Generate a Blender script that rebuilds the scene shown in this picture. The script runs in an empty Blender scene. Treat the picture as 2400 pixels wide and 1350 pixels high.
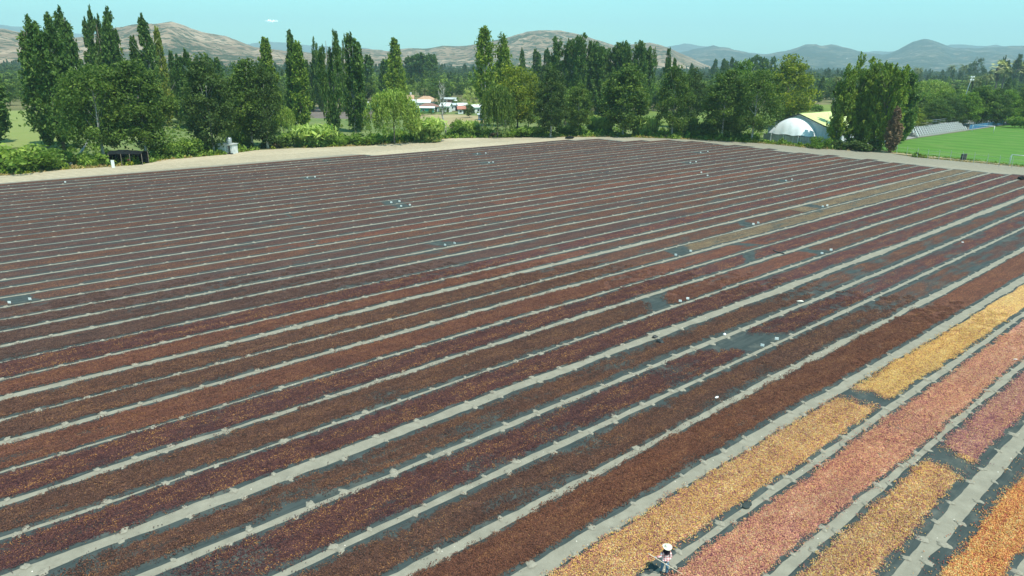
import bpy, math, random
import numpy as np
from math import radians as R_, pi, sin, cos

random.seed(7)
rng = np.random.default_rng(7)
sc = bpy.context.scene
col = sc.collection

# ------------------------------------------------------------------ camera
CAM_H = 22.0
FPX, PITCH, ROLL, AZ = 1600.0, 0.317056, 0.010944, 0.706529
cam_d = bpy.data.cameras.new("camera")
cam_d.sensor_fit = 'HORIZONTAL'
cam_d.sensor_width = 36.0
cam_d.lens = 24.0
cam_d.clip_start = 0.5
cam_d.clip_end = 60000
cam = bpy.data.objects.new("camera", cam_d)
col.objects.link(cam)
cam.location = (0, 0, CAM_H)
from mathutils import Matrix, Vector, noise as mnoise
cam.matrix_world = Matrix.Translation((0, 0, CAM_H)) @ Matrix.Rotation(pi / 2 - PITCH, 4, 'X') @ Matrix.Rotation(ROLL, 4, 'Z')
sc.camera = cam

# ------------------------------------------------------------------ sky, sun, exposure
SUN_EL = R_(62.0)
SUN_AZ = math.atan2(0.66, -0.75)        # clockwise from +Y
w = bpy.data.worlds.new("World")
sc.world = w
w.use_nodes = True
wn = w.node_tree.nodes
wl = w.node_tree.links
wn.clear()
wo = wn.new('ShaderNodeOutputWorld')
bg = wn.new('ShaderNodeBackground')
sky = wn.new('ShaderNodeTexSky')
sky.sky_type = 'NISHITA'
sky.sun_disc = False
sky.sun_elevation = SUN_EL
sky.sun_rotation = SUN_AZ
sky.altitude = 150
sky.air_density = 1.0
sky.dust_density = 0.6
sky.ozone_density = 1.0
tint = wn.new('ShaderNodeMix')
tint.data_type = 'RGBA'
tint.blend_type = 'MULTIPLY'
tint.inputs[0].default_value = 1.0
tint.inputs[7].default_value = (0.67, 1.27, 1.11, 1)
wl.new(sky.outputs[0], tint.inputs[6])
wl.new(tint.outputs[2], bg.inputs[0])
bg.inputs[1].default_value = 0.122
wl.new(bg.outputs[0], wo.inputs[0])

sun_d = bpy.data.lights.new("sun", 'SUN')
sun_d.energy = 4.2
sun_d.angle = R_(0.53)
sun_d.color = (1.0, 0.955, 0.86)
sun = bpy.data.objects.new("sun", sun_d)
col.objects.link(sun)
sd = Vector((sin(SUN_AZ) * cos(SUN_EL), cos(SUN_AZ) * cos(SUN_EL), sin(SUN_EL)))
sun.rotation_euler = sd.to_track_quat('Z', 'Y').to_euler()
sun.location = (60, -60, 120)

vs = sc.view_settings
vs.view_transform = 'Standard'
vs.look = 'None'
vs.exposure = 0.45
vs.gamma = 1.0
vs.use_curve_mapping = False
sc.cycles.max_bounces = 6
sc.cycles.diffuse_bounces = 2
sc.cycles.glossy_bounces = 2
sc.cycles.transmission_bounces = 3
sc.cycles.volume_bounces = 1
sc.cycles.transparent_max_bounces = 8
sc.cycles.caustics_reflective = False
sc.cycles.caustics_refractive = False

# ------------------------------------------------------------------ geometry of the place
# The drying field is laid out on two axes: u runs along the strips, v across them.
UX, UY = cos(AZ), sin(AZ)


def W(u, v, z=0.0):
    return (u * UX - v * UY, u * UY + v * UX, z)


def Wn(u, v):
    return u * UX - v * UY, u * UY + v * UX


def ray(px, py):
    x = (px - 1200) / FPX
    y = -(py - 675) / FPX
    c, s = cos(ROLL), sin(ROLL)
    x, y = c * x - s * y, s * x + c * y
    return x, cos(PITCH) + y * sin(PITCH), -sin(PITCH) + y * cos(PITCH)


def G(px, py, z=0.0):
    """where on the level z a point of the survey photo lies"""
    d = ray(px, py)
    t = (z - CAM_H) / d[2]
    return d[0] * t, d[1] * t


def GUV(px, py):
    X, Y = G(px, py)
    return X * UX + Y * UY, Y * UX - X * UY


def ZAT(px, py, X, Y):
    """height of the point above (X, Y) seen at picture height py"""
    d = ray(px, py)
    return CAM_H + d[2] * math.hypot(X, Y) / math.hypot(d[0], d[1])


# ------------------------------------------------------------------ helpers
def props(o, label=None, cat=None, group=None, kind=None):
    if label:
        o["label"] = label
    if cat:
        o["category"] = cat
    if group:
        o["group"] = group
    if kind:
        o["kind"] = kind
    return o


def mesh(name, v, f, mat=None, smooth=False, attrs=None):
    """v (n,3) array, f (m,k) array of equal-sized faces or a list of faces"""
    me = bpy.data.meshes.new(name)
    v = np.asarray(v, dtype=np.float32)
    if isinstance(f, np.ndarray):
        k = f.shape[1]
        me.vertices.add(len(v))
        me.vertices.foreach_set('co', v.ravel())
        me.loops.add(f.size)
        me.loops.foreach_set('vertex_index', f.astype(np.int32).ravel())
        me.polygons.add(len(f))
        me.polygons.foreach_set('loop_start', np.arange(0, f.size, k, dtype=np.int32))
        me.polygons.foreach_set('loop_total', np.full(len(f), k, dtype=np.int32))
        me.update(calc_edges=True)
        me.validate()
    else:
        me.from_pydata([tuple(map(float, p)) for p in v], [], f)
        me.update()
    if smooth and len(me.polygons):
        me.polygons.foreach_set('use_smooth', np.ones(len(me.polygons), dtype=bool))
    if attrs:
        for an, arr in attrs.items():
            a = me.attributes.new(an, 'FLOAT', 'POINT')
            a.data.foreach_set('value', np.asarray(arr, dtype=np.float32))
    if mat:
        for m in (mat if isinstance(mat, (list, tuple)) else [mat]):
            me.materials.append(m)
    return me


def ob(name, me, parent=None, loc=None, rz=None, scale=None):
    o = bpy.data.objects.new(name, me)
    col.objects.link(o)
    if parent is not None:
        o.parent = parent
    if loc is not None:
        o.location = loc
    if rz is not None:
        o.rotation_euler = (0, 0, rz)
    if scale is not None:
        o.scale = scale
    return o


def empty(name, loc=(0, 0, 0), rz=0.0, label=None, cat=None, group=None):
    o = bpy.data.objects.new(name, None)
    col.objects.link(o)
    o.location = loc
    o.rotation_euler = (0, 0, rz)
    o.empty_display_size = 0.5
    return props(o, label, cat, group)


class MB:
    """collects simple solids into one mesh"""

    def __init__(s):
        s.v = []
        s.f = []

    def add(s, vs_, fs_):
        n = len(s.v)
        s.v += [tuple(p) for p in vs_]
        s.f += [tuple(i + n for i in q) for q in fs_]
        return s

    def box(s, c, d, rz=0.0, taper=1.0):
        cx, cy, cz = c
        dx, dy, dz = d[0] / 2, d[1] / 2, d[2] / 2
        P = []
        for z, t in ((-dz, 1.0), (dz, taper)):
            for x, y in ((-dx, -dy), (dx, -dy), (dx, dy), (-dx, dy)):
                X, Y = x * t, y * t
                P.append((cx + X * cos(rz) - Y * sin(rz), cy + X * sin(rz) + Y * cos(rz), cz + z))
        return s.add(P, [(3, 2, 1, 0), (4, 5, 6, 7), (0, 1, 5, 4), (1, 2, 6, 5), (2, 3, 7, 6), (3, 0, 4, 7)])

    def tube(s, pts, rad, n=6, cap=True):
        pts = [Vector(p) for p in pts]
        if not isinstance(rad, (list, tuple)):
            rad = [rad] * len(pts)
        P = []
        F = []
        for i, p in enumerate(pts):
            a = pts[max(i - 1, 0)]
            b = pts[min(i + 1, len(pts) - 1)]
            t = (b - a).normalized()
            up = Vector((0, 0, 1)) if abs(t.z) < 0.9 else Vector((1, 0, 0))
            x = t.cross(up).normalized()
            y = t.cross(x)
            for k in range(n):
                an = 2 * pi * k / n
                P.append(p + (x * cos(an) + y * sin(an)) * rad[i])
        for i in range(len(pts) - 1):
            for k in range(n):
                k2 = (k + 1) % n
                F.append((i * n + k, i * n + k2, (i + 1) * n + k2, (i + 1) * n + k))
        if cap:
            F.append(tuple(range(n))[::-1])
            F.append(tuple((len(pts) - 1) * n + k for k in range(n)))
        return s.add(P, F)

    def poly(s, pts):
        return s.add(pts, [tuple(range(len(pts)))])

    def build(s, name, mat, parent=None, smooth=False, **kw):
        me = mesh(name, np.array(s.v, dtype=float), s.f, mat, smooth)
        return ob(name, me, parent, **kw)


# ------------------------------------------------------------------ node materials
class NT:
    def __init__(s, name):
        s.m = bpy.data.materials.new(name)
        s.m.use_nodes = True
        s.n = s.m.node_tree.nodes
        s.l = s.m.node_tree.links
        s.n.clear()
        s.out = s.n.new('ShaderNodeOutputMaterial')

    def new(s, t, **kw):
        nd = s.n.new('ShaderNode' + t)
        for k, v in kw.items():
            setattr(nd, k, v)
        return nd

    def link(s, a, b):
        s.l.new(a, b)

    def val(s, x, inp):
        if isinstance(x, (int, float)):
            inp.default_value = x
        elif isinstance(x, (tuple, list)):
            inp.default_value = tuple(x) + ((1,) if len(x) == 3 and len(inp.default_value) == 4 else ())
        else:
            s.l.new(x, inp)

    def pos(s):
        return s.new('NewGeometry').outputs['Position']

    def mapped(s, vec, scale=(1, 1, 1), rot=(0, 0, 0)):
        r = s.new('Mapping')                 # turn first, then stretch along the turned axes
        s.link(vec, r.inputs[0])
        r.inputs['Rotation'].default_value = rot
        m = s.new('Mapping')
        s.link(r.outputs[0], m.inputs[0])
        m.inputs['Scale'].default_value = scale
        return m.outputs[0]

    def noise(s, scale, vec=None, detail=3, rough=0.55, dist=0.0):
        nd = s.new('TexNoise')
        nd.inputs['Scale'].default_value = scale
        nd.inputs['Detail'].default_value = detail
        nd.inputs['Roughness'].default_value = rough
        nd.inputs['Distortion'].default_value = dist
        s.link(vec if vec is not None else s.pos(), nd.inputs['Vector'])
        return nd.outputs['Fac']

    def voro(s, scale, vec=None, feature='F1', rnd=1.0):
        nd = s.new('TexVoronoi', feature=feature)
        nd.inputs['Scale'].default_value = scale
        nd.inputs['Randomness'].default_value = rnd
        s.link(vec if vec is not None else s.pos(), nd.inputs['Vector'])
        return nd

    def ramp(s, fac, stops, interp='LINEAR'):
        r = s.new('ValToRGB')
        r.color_ramp.interpolation = interp
        e = r.color_ramp.elements
        while len(e) < len(stops):
            e.new(0.5)
        for i, (p, c) in enumerate(stops):
            e[i].position = p
            e[i].color = tuple(c) + (1,) if len(c) == 3 else tuple(c)
        s.val(fac, r.inputs[0])
        return r.outputs[0]

    def mix(s, fac, a, b, blend='MIX'):
        m = s.new('Mix', data_type='RGBA', blend_type=blend)
        s.val(fac, m.inputs[0])
        s.val(a, m.inputs[6])
        s.val(b, m.inputs[7])
        return m.outputs[2]

    def math(s, op, a, b=0.0, clamp=False):
        m = s.new('Math', operation=op, use_clamp=clamp)
        s.val(a, m.inputs[0])
        s.val(b, m.inputs[1])
        return m.outputs[0]

    def rng(s, x, a, b, c=0.0, d=1.0):
        m = s.new('MapRange')
        s.val(x, m.inputs[0])
        for i, q in enumerate((a, b, c, d)):
            m.inputs[i + 1].default_value = q
        return m.outputs[0]

    def attr(s, name, typ='GEOMETRY'):
        a = s.new('Attribute', attribute_type=typ, attribute_name=name)
        return a.outputs['Fac']

    def bump(s, h, strength=0.4, dist=0.05):
        b = s.new('Bump')
        b.inputs['Strength'].default_value = strength
        b.inputs['Distance'].default_value = dist
        s.val(h, b.inputs['Height'])
        return b.outputs[0]

    def bsdf(s, colr, rough=0.85, normal=None, spec=0.25, metal=0.0, link=True):
        p = s.new('BsdfPrincipled')
        s.val(colr, p.inputs['Base Color'])
        s.val(rough, p.inputs['Roughness'])
        p.inputs['Specular IOR Level'].default_value = spec
        p.inputs['Metallic'].default_value = metal
        if normal is not None:
            s.link(normal, p.inputs['Normal'])
        if link:
            s.link(p.outputs[0], s.out.inputs[0])
        return p.outputs[0]


def plain(name, c, rough=0.8, spec=0.25, var=0.12, scale=3.0, metal=0.0):
    t = NT(name)
    n = t.noise(scale)
    lo = tuple(x * (1 - var) for x in c)
    hi = tuple(min(x * (1 + var), 1) for x in c)
    t.bsdf(t.ramp(n, [(0.3, lo), (0.7, hi)]), rough, spec=spec, metal=metal)
    return t.m


CLOTH_A, CLOTH_B = (0.042, 0.056, 0.055), (0.074, 0.090, 0.085)


def cloth_color(t):
    """dark greenish woven shade cloth with pale dust rubbed into it"""
    v = t.mapped(t.pos(), (0.35, 2.2, 1.0), (0, 0, -AZ))
    v2 = t.mapped(t.pos(), (1, 1, 1), (0, 0, -AZ))
    n1 = t.noise(1.2, v, 4, 0.6)
    c = t.ramp(n1, [(0.30, CLOTH_A), (0.72, CLOTH_B)])
    st = t.noise(1.0, t.mapped(v2, (0.25, 9, 1)), 3, 0.6)
    c = t.mix(t.rng(st, 0.42, 0.70, 0, 0.35), c, (0.028, 0.044, 0.044))
    d = t.noise(0.55, None, 5, 0.65)
    c = t.mix(t.rng(d, 0.52, 0.78, 0, 0.42), c, (0.22, 0.22, 0.175))
    return c


def mat_cloth():
    t = NT('drying_cloth')
    c = cloth_color(t)
    t.bsdf(c, 0.9, t.bump(t.noise(6, None, 3), 0.35, 0.03), 0.08)
    return t.m


# palettes of the fruit: (position, colour) by a random number per fruit
PAL = {
    'dark': [(0.0, (0.038, 0.026, 0.026)), (0.35, (0.086, 0.054, 0.048)), (0.65, (0.126, 0.078, 0.066)),
             (0.92, (0.165, 0.102, 0.080)), (1.0, (0.22, 0.14, 0.09))],
    'brown': [(0.0, (0.042, 0.027, 0.024)), (0.35, (0.098, 0.055, 0.046)), (0.65, (0.148, 0.080, 0.060)),
              (0.92, (0.200, 0.108, 0.066)), (1.0, (0.34, 0.19, 0.08))],
    'rust': [(0.0, (0.055, 0.026, 0.020)), (0.35, (0.140, 0.058, 0.041)), (0.65, (0.215, 0.088, 0.054)),
             (0.92, (0.28, 0.118, 0.062)), (1.0, (0.38, 0.19, 0.08))],
    'red': [(0.0, (0.052, 0.028, 0.025)), (0.35, (0.124, 0.060, 0.047)), (0.65, (0.186, 0.084, 0.061)),
            (0.92, (0.25, 0.115, 0.070)), (1.0, (0.36, 0.19, 0.08))],
    'purple': [(0.0, (0.034, 0.020, 0.028)), (0.35, (0.086, 0.042, 0.048)), (0.65, (0.134, 0.062, 0.058)),
               (0.88, (0.175, 0.082, 0.062)), (0.96, (0.30, 0.15, 0.06)), (1.0, (0.48, 0.28, 0.09))],
    'straw': [(0.0, (0.07, 0.048, 0.038)), (0.35, (0.15, 0.105, 0.070)), (0.65, (0.25, 0.180, 0.110)),
              (1.0, (0.42, 0.33, 0.17))],
    'yellow': [(0.0, (0.20, 0.07, 0.07)), (0.14, (0.46, 0.18, 0.12)), (0.32, (0.68, 0.37, 0.17)),
               (0.60, (0.78, 0.49, 0.15)), (0.85, (0.84, 0.58, 0.13)), (1.0, (0.82, 0.68, 0.32))],
    'gold': [(0.0, (0.13, 0.05, 0.08)), (0.20, (0.42, 0.15, 0.14)), (0.42, (0.64, 0.31, 0.19)),
             (0.60, (0.72, 0.42, 0.16)), (0.84, (0.80, 0.54, 0.12)), (1.0, (0.78, 0.66, 0.36))],
    'pink': [(0.0, (0.16, 0.05, 0.08)), (0.22, (0.46, 0.15, 0.14)), (0.50, (0.68, 0.30, 0.20)),
             (0.78, (0.76, 0.41, 0.25)), (0.93, (0.78, 0.50, 0.16)), (1.0, (0.76, 0.58, 0.36))],
    'mauve': [(0.0, (0.14, 0.05, 0.11)), (0.28, (0.38, 0.14, 0.16)), (0.55, (0.56, 0.25, 0.21)),
              (0.80, (0.66, 0.34, 0.23)), (0.94, (0.74, 0.48, 0.16)), (1.0, (0.72, 0.52, 0.34))],
    'orange': [(0.0, (0.30, 0.05, 0.05)), (0.22, (0.60, 0.17, 0.09)), (0.50, (0.78, 0.35, 0.12)),
               (0.78, (0.84, 0.50, 0.13)), (1.0, (0.82, 0.66, 0.30))],
}


def fruit_tone(t, c):
    """batches vary slowly: duller, redder or more orange heaps"""
    v = t.mapped(t.pos(), (0.30, 1.0, 1.0), (0, 0, -AZ))
    n = t.noise(0.30, v, 3, 0.6)
    c = t.mix(t.rng(n, 0.35, 0.68, 0, 0.22), c, (1.3, 1.0, 0.7), 'MULTIPLY')
    n2 = t.noise(0.55, v, 4, 0.6)
    c = t.mix(t.rng(n2, 0.40, 0.72, 0, 0.34), c, (0.55, 0.58, 0.66), 'MULTIPLY')
    n3 = t.noise(2.2, t.mapped(t.pos(), (0.6, 1.0, 1.0), (0, 0, -AZ)), 4, 0.7)
    return t.mix(t.rng(n3, 0.42, 0.66, 0.0, 0.28), c, (0.58, 0.56, 0.60), 'MULTIPLY')


def patchy(t, fr):
    """riper and paler fruit lie in patches and long raked streaks"""
    v = t.mapped(t.pos(), (0.45, 1.3, 1.0), (0, 0, -AZ))
    n = t.noise(0.8, v, 5, 0.65)
    s = t.noise(1.0, t.mapped(t.pos(), (0.16, 3.2, 1.0), (0, 0, -AZ)), 3, 0.6)
    k = t.math('ADD', t.rng(n, 0.32, 0.68, -0.13, 0.13), t.rng(s, 0.35, 0.65, -0.05, 0.05))
    return t.math('ADD', fr, k, True)


def mat_pieces(k):
    t = NT('fruit_' + k)
    c = t.ramp(patchy(t, t.attr('fr')), PAL[k])
    t.bsdf(fruit_tone(t, c), 0.55, spec=0.3)
    return t.m


def mat_layer(k):
    t = NT('fruit_layer_' + k)
    vo = t.voro(19.0)
    sep = t.new('SeparateColor')
    t.link(vo.outputs['Color'], sep.inputs[0])
    c = fruit_tone(t, t.ramp(patchy(t, sep.outputs[0]), PAL[k]))
    c = t.mix(t.rng(vo.outputs['Distance'], 0.35, 0.8, 0, 0.75), c, (0.25, 0.25, 0.3), 'MULTIPLY')
    # where the cover is thin the cloth shows between the fruit
    th = t.math('ADD', t.noise(9.0, None, 3, 0.7), t.math('MULTIPLY', sep.outputs[1], 0.35))
    cov = t.attr('cover')
    m = t.rng(t.math('SUBTRACT', t.math('MULTIPLY', cov, 1.15), th), -0.06, 0.06)
    c = t.mix(m, cloth_color(t), c)
    hgt = t.math('SUBTRACT', 1.0, vo.outputs['Distance'])
    t.bsdf(c, 0.8, t.bump(t.math('MULTIPLY', hgt, m), 0.6, 0.05), 0.15)
    return t.m


SOIL_A, SOIL_B = (0.240, 0.226, 0.175), (0.325, 0.304, 0.238)


def soil_color(t, warm=False):
    n = t.noise(0.9, None, 5, 0.62)
    a, b = ((0.42, 0.355, 0.24), (0.56, 0.48, 0.345)) if warm else (SOIL_A, SOIL_B)
    c = t.ramp(n, [(0.3, a), (0.7, b)])
    g = t.noise(30, None, 2, 0.7)
    c = t.mix(t.rng(g, 0.56, 0.72, 0, 0.22), c, (0.16, 0.15, 0.115))
    fp = t.noise(2.6, None, 4, 0.65)
    c = t.mix(t.rng(fp, 0.48, 0.68, 0, 0.30), c, (0.20, 0.185, 0.14))
    s = t.voro(5.0)
    c = t.mix(t.rng(s.outputs['Distance'], 0.05, 0.09, 0.5, 0.0), c, (0.62, 0.62, 0.56))
    return c


def mat_soil():
    t = NT('field_soil')
    t.bsdf(soil_color(t), 0.95, t.bump(t.noise(7, None, 5, 0.7), 0.5, 0.05), 0.1)
    return t.m


def mat_track():
    """pale trodden earth of the track round the field, with faint wheel marks"""
    t = NT('track_earth')
    warm = soil_color(t, True)
    cool = soil_color(t)
    sx = t.new('SeparateXYZ')
    t.link(t.mapped(t.pos(), (1, 1, 1), (0, 0, -AZ)), sx.inputs[0])
    # mapping rotates the place onto the u and v axes
    u, v = sx.outputs[0], sx.outputs[1]
    c = t.mix(t.rng(t.math('ADD', u, t.math('MULTIPLY', t.noise(0.04), 40)), 165, 205), warm, cool)
    big = t.noise(0.06, None, 5, 0.6)
    c = t.mix(t.rng(big, 0.42, 0.65, 0, 0.30), c, (0.27, 0.245, 0.175))
    wob = t.math('MULTIPLY', t.noise(0.05, None, 2), 5.0)
    for ax, off, lo, hi in ((v, 0, 159, 168), (u, 1, 184, 205)):
        tr = t.new('TexWave', wave_type='BANDS', bands_direction='X')
        tr.inputs['Scale'].default_value = 0.16
        tr.inputs['Distortion'].default_value = 3.0
        tr.inputs['Detail'].default_value = 3
        cx = t.new('CombineXYZ')
        t.link(t.math('ADD', ax, wob), cx.inputs[0])
        t.link(cx.outputs[0], tr.inputs[0])
        inside = t.math('MULTIPLY', t.math('GREATER_THAN', ax, lo), t.math('LESS_THAN', ax, hi))
        mk = t.math('MULTIPLY', t.rng(tr.outputs['Fac'], 0.55, 0.95), inside)
        c = t.mix(t.math('MULTIPLY', mk, 0.6), c, (0.24, 0.21, 0.15))
    t.bsdf(c, 0.95, t.bump(t.noise(3, None, 5, 0.7), 0.6, 0.08), 0.1)
    return t.m


def mat_two(name, a, b, c3, s1=0.05, s2=1.2, rough=0.95, bumps=0.5):
    t = NT(name)
    n = t.noise(s1, None, 5, 0.6)
    c = t.ramp(n, [(0.35, a), (0.65, b)])
    c = t.mix(t.rng(t.noise(s2, None, 4, 0.7), 0.45, 0.75, 0, 0.6), c, c3)
    t.bsdf(c, rough, t.bump(t.noise(2.0, None, 4, 0.7), bumps, 0.1), 0.1)
    return t.m


def mat_grass_striped(name, a, b, per, ang, c3, amt=0.25):
    t = NT(name)
    wv = t.new('TexWave', wave_type='BANDS', bands_direction='X')
    wv.inputs['Scale'].default_value = per
    wv.inputs['Distortion'].default_value = 1.2
    wv.inputs['Detail'].default_value = 2
    t.link(t.mapped(t.pos(), (1, 1, 1), (0, 0, ang)), wv.inputs[0])
    c = t.mix(t.rng(wv.outputs['Fac'], 0.2, 0.8), a, b)
    c = t.mix(t.rng(t.noise(0.12, None, 5, 0.65), 0.45, 0.7, 0, amt), c, c3)
    c = t.mix(t.rng(t.noise(5, None, 3, 0.7), 0.4, 0.7, 0, 0.3), c, tuple(x * 0.6 for x in a))
    t.bsdf(c, 0.95, t.bump(t.noise(6, None, 3), 0.4, 0.05), 0.1)
    return t.m


def mat_leaf(name, dark, mid, light, spot=None, transl=0.33):
    t = NT(name)
    lv = t.attr('lv')
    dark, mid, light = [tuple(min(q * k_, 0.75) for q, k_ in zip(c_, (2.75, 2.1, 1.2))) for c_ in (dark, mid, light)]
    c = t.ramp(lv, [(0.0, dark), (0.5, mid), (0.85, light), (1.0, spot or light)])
    oi = t.new('ObjectInfo')
    c = t.mix(t.rng(oi.outputs['Random'], 0, 1, 0, 0.30), c, (0.70, 0.86, 0.75), 'MULTIPLY')
    n = t.noise(0.35, None, 3, 0.6)
    c = t.mix(t.rng(n, 0.35, 0.70, 0, 0.45), c, (1.35, 1.25, 0.85), 'MULTIPLY')
    p = t.bsdf(c, 0.62, spec=0.25, link=False)
    tr = t.new('BsdfTranslucent')
    t.link(t.mix(0.5, c, (0.9, 1.3, 0.25), 'MULTIPLY'), tr.inputs[0])
    m = t.new('MixShader')
    m.inputs[0].default_value = transl
    t.link(p, m.inputs[1])
    t.link(tr.outputs[0], m.inputs[2])
    t.link(m.outputs[0], t.out.inputs[0])
    return t.m


def mat_hill(name, grass, bare, bush, amount, dens=0.02):
    t = NT(name)
    n = t.noise(0.006, None, 8, 0.72, 0.6)
    c = t.ramp(n, [(0.40, tuple(q * 0.72 for q in grass)), (0.5, grass), (0.60, bare)])
    n2 = t.noise(dens, None, 4, 0.75)
    big = t.noise(0.0022, None, 4, 0.6)
    th = t.math('ADD', n2, t.math('MULTIPLY', t.math('SUBTRACT', big, 0.5), 0.75))
    c = t.mix(t.rng(th, amount, amount + 0.025, 0, 0.9), c, bush)
    vo = t.voro(dens * 1.7)
    c = t.mix(t.math('MULTIPLY', t.rng(t.math('ADD', vo.outputs['Distance'], t.math('MULTIPLY', n2, 0.25)), 0.47, 0.55, 1, 0), 0.85), c, bush)
    t.bsdf(c, 1.0, t.bump(t.noise(0.01, None, 6, 0.7), 0.9, 22.0), 0.0)
    return t.m


M = {}
M['cloth'] = mat_cloth()
M['soil'] = mat_soil()
M['track'] = mat_track()
M['land'] = mat_two('open_land', (0.085, 0.11, 0.035), (0.22, 0.20, 0.10), (0.30, 0.25, 0.15), 0.03, 0.5)
M['bark'] = plain('bark', (0.16, 0.14, 0.11), 0.9, 0.1, 0.4, 3)
M['bark_pale'] = plain('pale_bark', (0.42, 0.41, 0.36), 0.85, 0.15, 0.35, 2)
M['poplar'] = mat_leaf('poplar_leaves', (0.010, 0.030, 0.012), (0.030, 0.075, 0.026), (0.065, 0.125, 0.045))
M['poplar_fresh'] = mat_leaf('poplar_leaves_fresh', (0.024, 0.055, 0.014), (0.065, 0.125, 0.030), (0.12, 0.19, 0.045), (0.20, 0.22, 0.05))  # lighter, yellower green that some of the trees have themselves
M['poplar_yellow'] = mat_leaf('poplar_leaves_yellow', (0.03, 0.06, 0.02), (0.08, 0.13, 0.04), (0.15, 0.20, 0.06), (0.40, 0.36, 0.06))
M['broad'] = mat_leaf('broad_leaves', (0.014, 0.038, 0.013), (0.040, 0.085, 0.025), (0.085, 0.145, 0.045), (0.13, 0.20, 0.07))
M['broad_dark'] = mat_leaf('dark_broad_leaves', (0.010, 0.026, 0.012), (0.028, 0.060, 0.024), (0.055, 0.10, 0.038))
M['broad_green'] = mat_leaf('green_broad_leaves', (0.022, 0.055, 0.014), (0.060, 0.13, 0.028), (0.11, 0.20, 0.05))
M['yellow'] = mat_leaf('yellowing_leaves', (0.014, 0.04, 0.012), (0.082, 0.13, 0.022), (0.18, 0.23, 0.035), (0.46, 0.38, 0.05))
M['willow'] = mat_leaf('willow_leaves', (0.035, 0.075, 0.022), (0.095, 0.165, 0.055), (0.16, 0.26, 0.09), (0.22, 0.32, 0.12))
M['silver'] = mat_leaf('silver_leaves', (0.10, 0.15, 0.09), (0.20, 0.27, 0.17), (0.32, 0.40, 0.27))
M['shrub'] = mat_leaf('shrub_leaves', (0.022, 0.055, 0.018), (0.062, 0.13, 0.036), (0.115, 0.20, 0.06), (0.22, 0.25, 0.09))
M['reed'] = mat_leaf('reed_leaves', (0.04, 0.09, 0.04), (0.09, 0.17, 0.08), (0.17, 0.27, 0.12), (0.25, 0.30, 0.14))
M['dry'] = mat_leaf('dry_grass', (0.09, 0.09, 0.06), (0.16, 0.16, 0.12), (0.26, 0.25, 0.19), (0.45, 0.30, 0.16), 0.1)
M['brush'] = mat_leaf('dead_twigs', (0.030, 0.025, 0.028), (0.065, 0.055, 0.060), (0.12, 0.11, 0.11), None, 0.05)
M['conifer'] = mat_leaf('conifer_leaves', (0.012, 0.030, 0.018), (0.030, 0.060, 0.035), (0.055, 0.095, 0.050))
M['palm'] = mat_leaf('palm_fronds', (0.014, 0.035, 0.022), (0.045, 0.085, 0.05), (0.10, 0.14, 0.09), (0.35, 0.28, 0.10), 0.12)
M['palm_pale'] = mat_leaf('fan_palm_fronds', (0.09, 0.13, 0.10), (0.21, 0.25, 0.19), (0.34, 0.38, 0.27), None, 0.15)
M['skirt'] = plain('dead_palm_skirt', (0.10, 0.085, 0.07), 0.9, 0.1, 0.4, 2)
M['wall_white'] = plain('white_wall', (0.72, 0.75, 0.74), 0.7, 0.3, 0.08, 0.8)
M['roof_tan'] = plain('tan_roof_tiles', (0.46, 0.30, 0.20), 0.85, 0.15, 0.18, 0.8)
M['roof_brown'] = plain('brown_roof', (0.27, 0.16, 0.13), 0.85, 0.15, 0.2, 0.8)
M['roof_red'] = plain('red_roof', (0.45, 0.20, 0.15), 0.8, 0.2, 0.15, 0.8)
M['roof_white'] = plain('white_metal_roof', (0.80, 0.84, 0.82), 0.5, 0.4, 0.06, 0.6)
M['roof_grey'] = plain('grey_metal_roof', (0.50, 0.54, 0.53), 0.6, 0.4, 0.2, 0.6)
M['teal'] = plain('teal_netting', (0.05, 0.30, 0.26), 0.7, 0.2, 0.1, 1)
M['blue'] = plain('blue_paint', (0.05, 0.17, 0.32), 0.6, 0.3, 0.1, 1)
M['dark'] = plain('dark_opening', (0.02, 0.022, 0.025), 0.6, 0.3, 0.2, 1)
M['glass'] = plain('window_glass', (0.04, 0.05, 0.06), 0.15, 0.5, 0.2, 1)
M['sign'] = plain('white_plate', (0.82, 0.85, 0.83), 0.5, 0.4, 0.03, 6)
M['wood'] = plain('weathered_wood', (0.22, 0.19, 0.15), 0.85, 0.15, 0.3, 4)
M['metal'] = plain('galvanised_metal', (0.42, 0.45, 0.45), 0.45, 0.5, 0.1, 3, 0.5)
M['white_paint'] = plain('white_paint', (0.80, 0.82, 0.80), 0.4, 0.4, 0.04, 3)
M['concrete'] = plain('concrete', (0.36, 0.35, 0.32), 0.9, 0.15, 0.2, 1.3)
M['concrete_pale'] = plain('pale_concrete', (0.50, 0.52, 0.50), 0.85, 0.2, 0.12, 1.3)
M['black_cloth'] = plain('black_shade_net', (0.009, 0.012, 0.013), 0.85, 0.15, 0.3, 2)

# ------------------------------------------------------------------ value noise for geometry
_perm = rng.random((256, 256))


def vn(x, y, seed=0):
    x = np.asarray(x, dtype=float) + seed * 17.31
    y = np.asarray(y, dtype=float) + seed * 9.17
    xi = np.floor(x).astype(int)
    yi = np.floor(y).astype(int)
    fx = x - xi
    fy = y - yi
    fx = fx * fx * (3 - 2 * fx)
    fy = fy * fy * (3 - 2 * fy)
    g = lambda a, b: _perm[a & 255, b & 255]
    return (g(xi, yi) * (1 - fx) * (1 - fy) + g(xi + 1, yi) * fx * (1 - fy)
            + g(xi, yi + 1) * (1 - fx) * fy + g(xi + 1, yi + 1) * fx * fy)


def fbm(x, y, seed=0, oct_=4):
    s = 0
    a = 0.5
    t = 0
    for i in range(oct_):
        s = s + a * vn(np.asarray(x) * 2 ** i, np.asarray(y) * 2 ** i, seed + i * 3)
        t += a
        a *= 0.5
    return s / t


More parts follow.
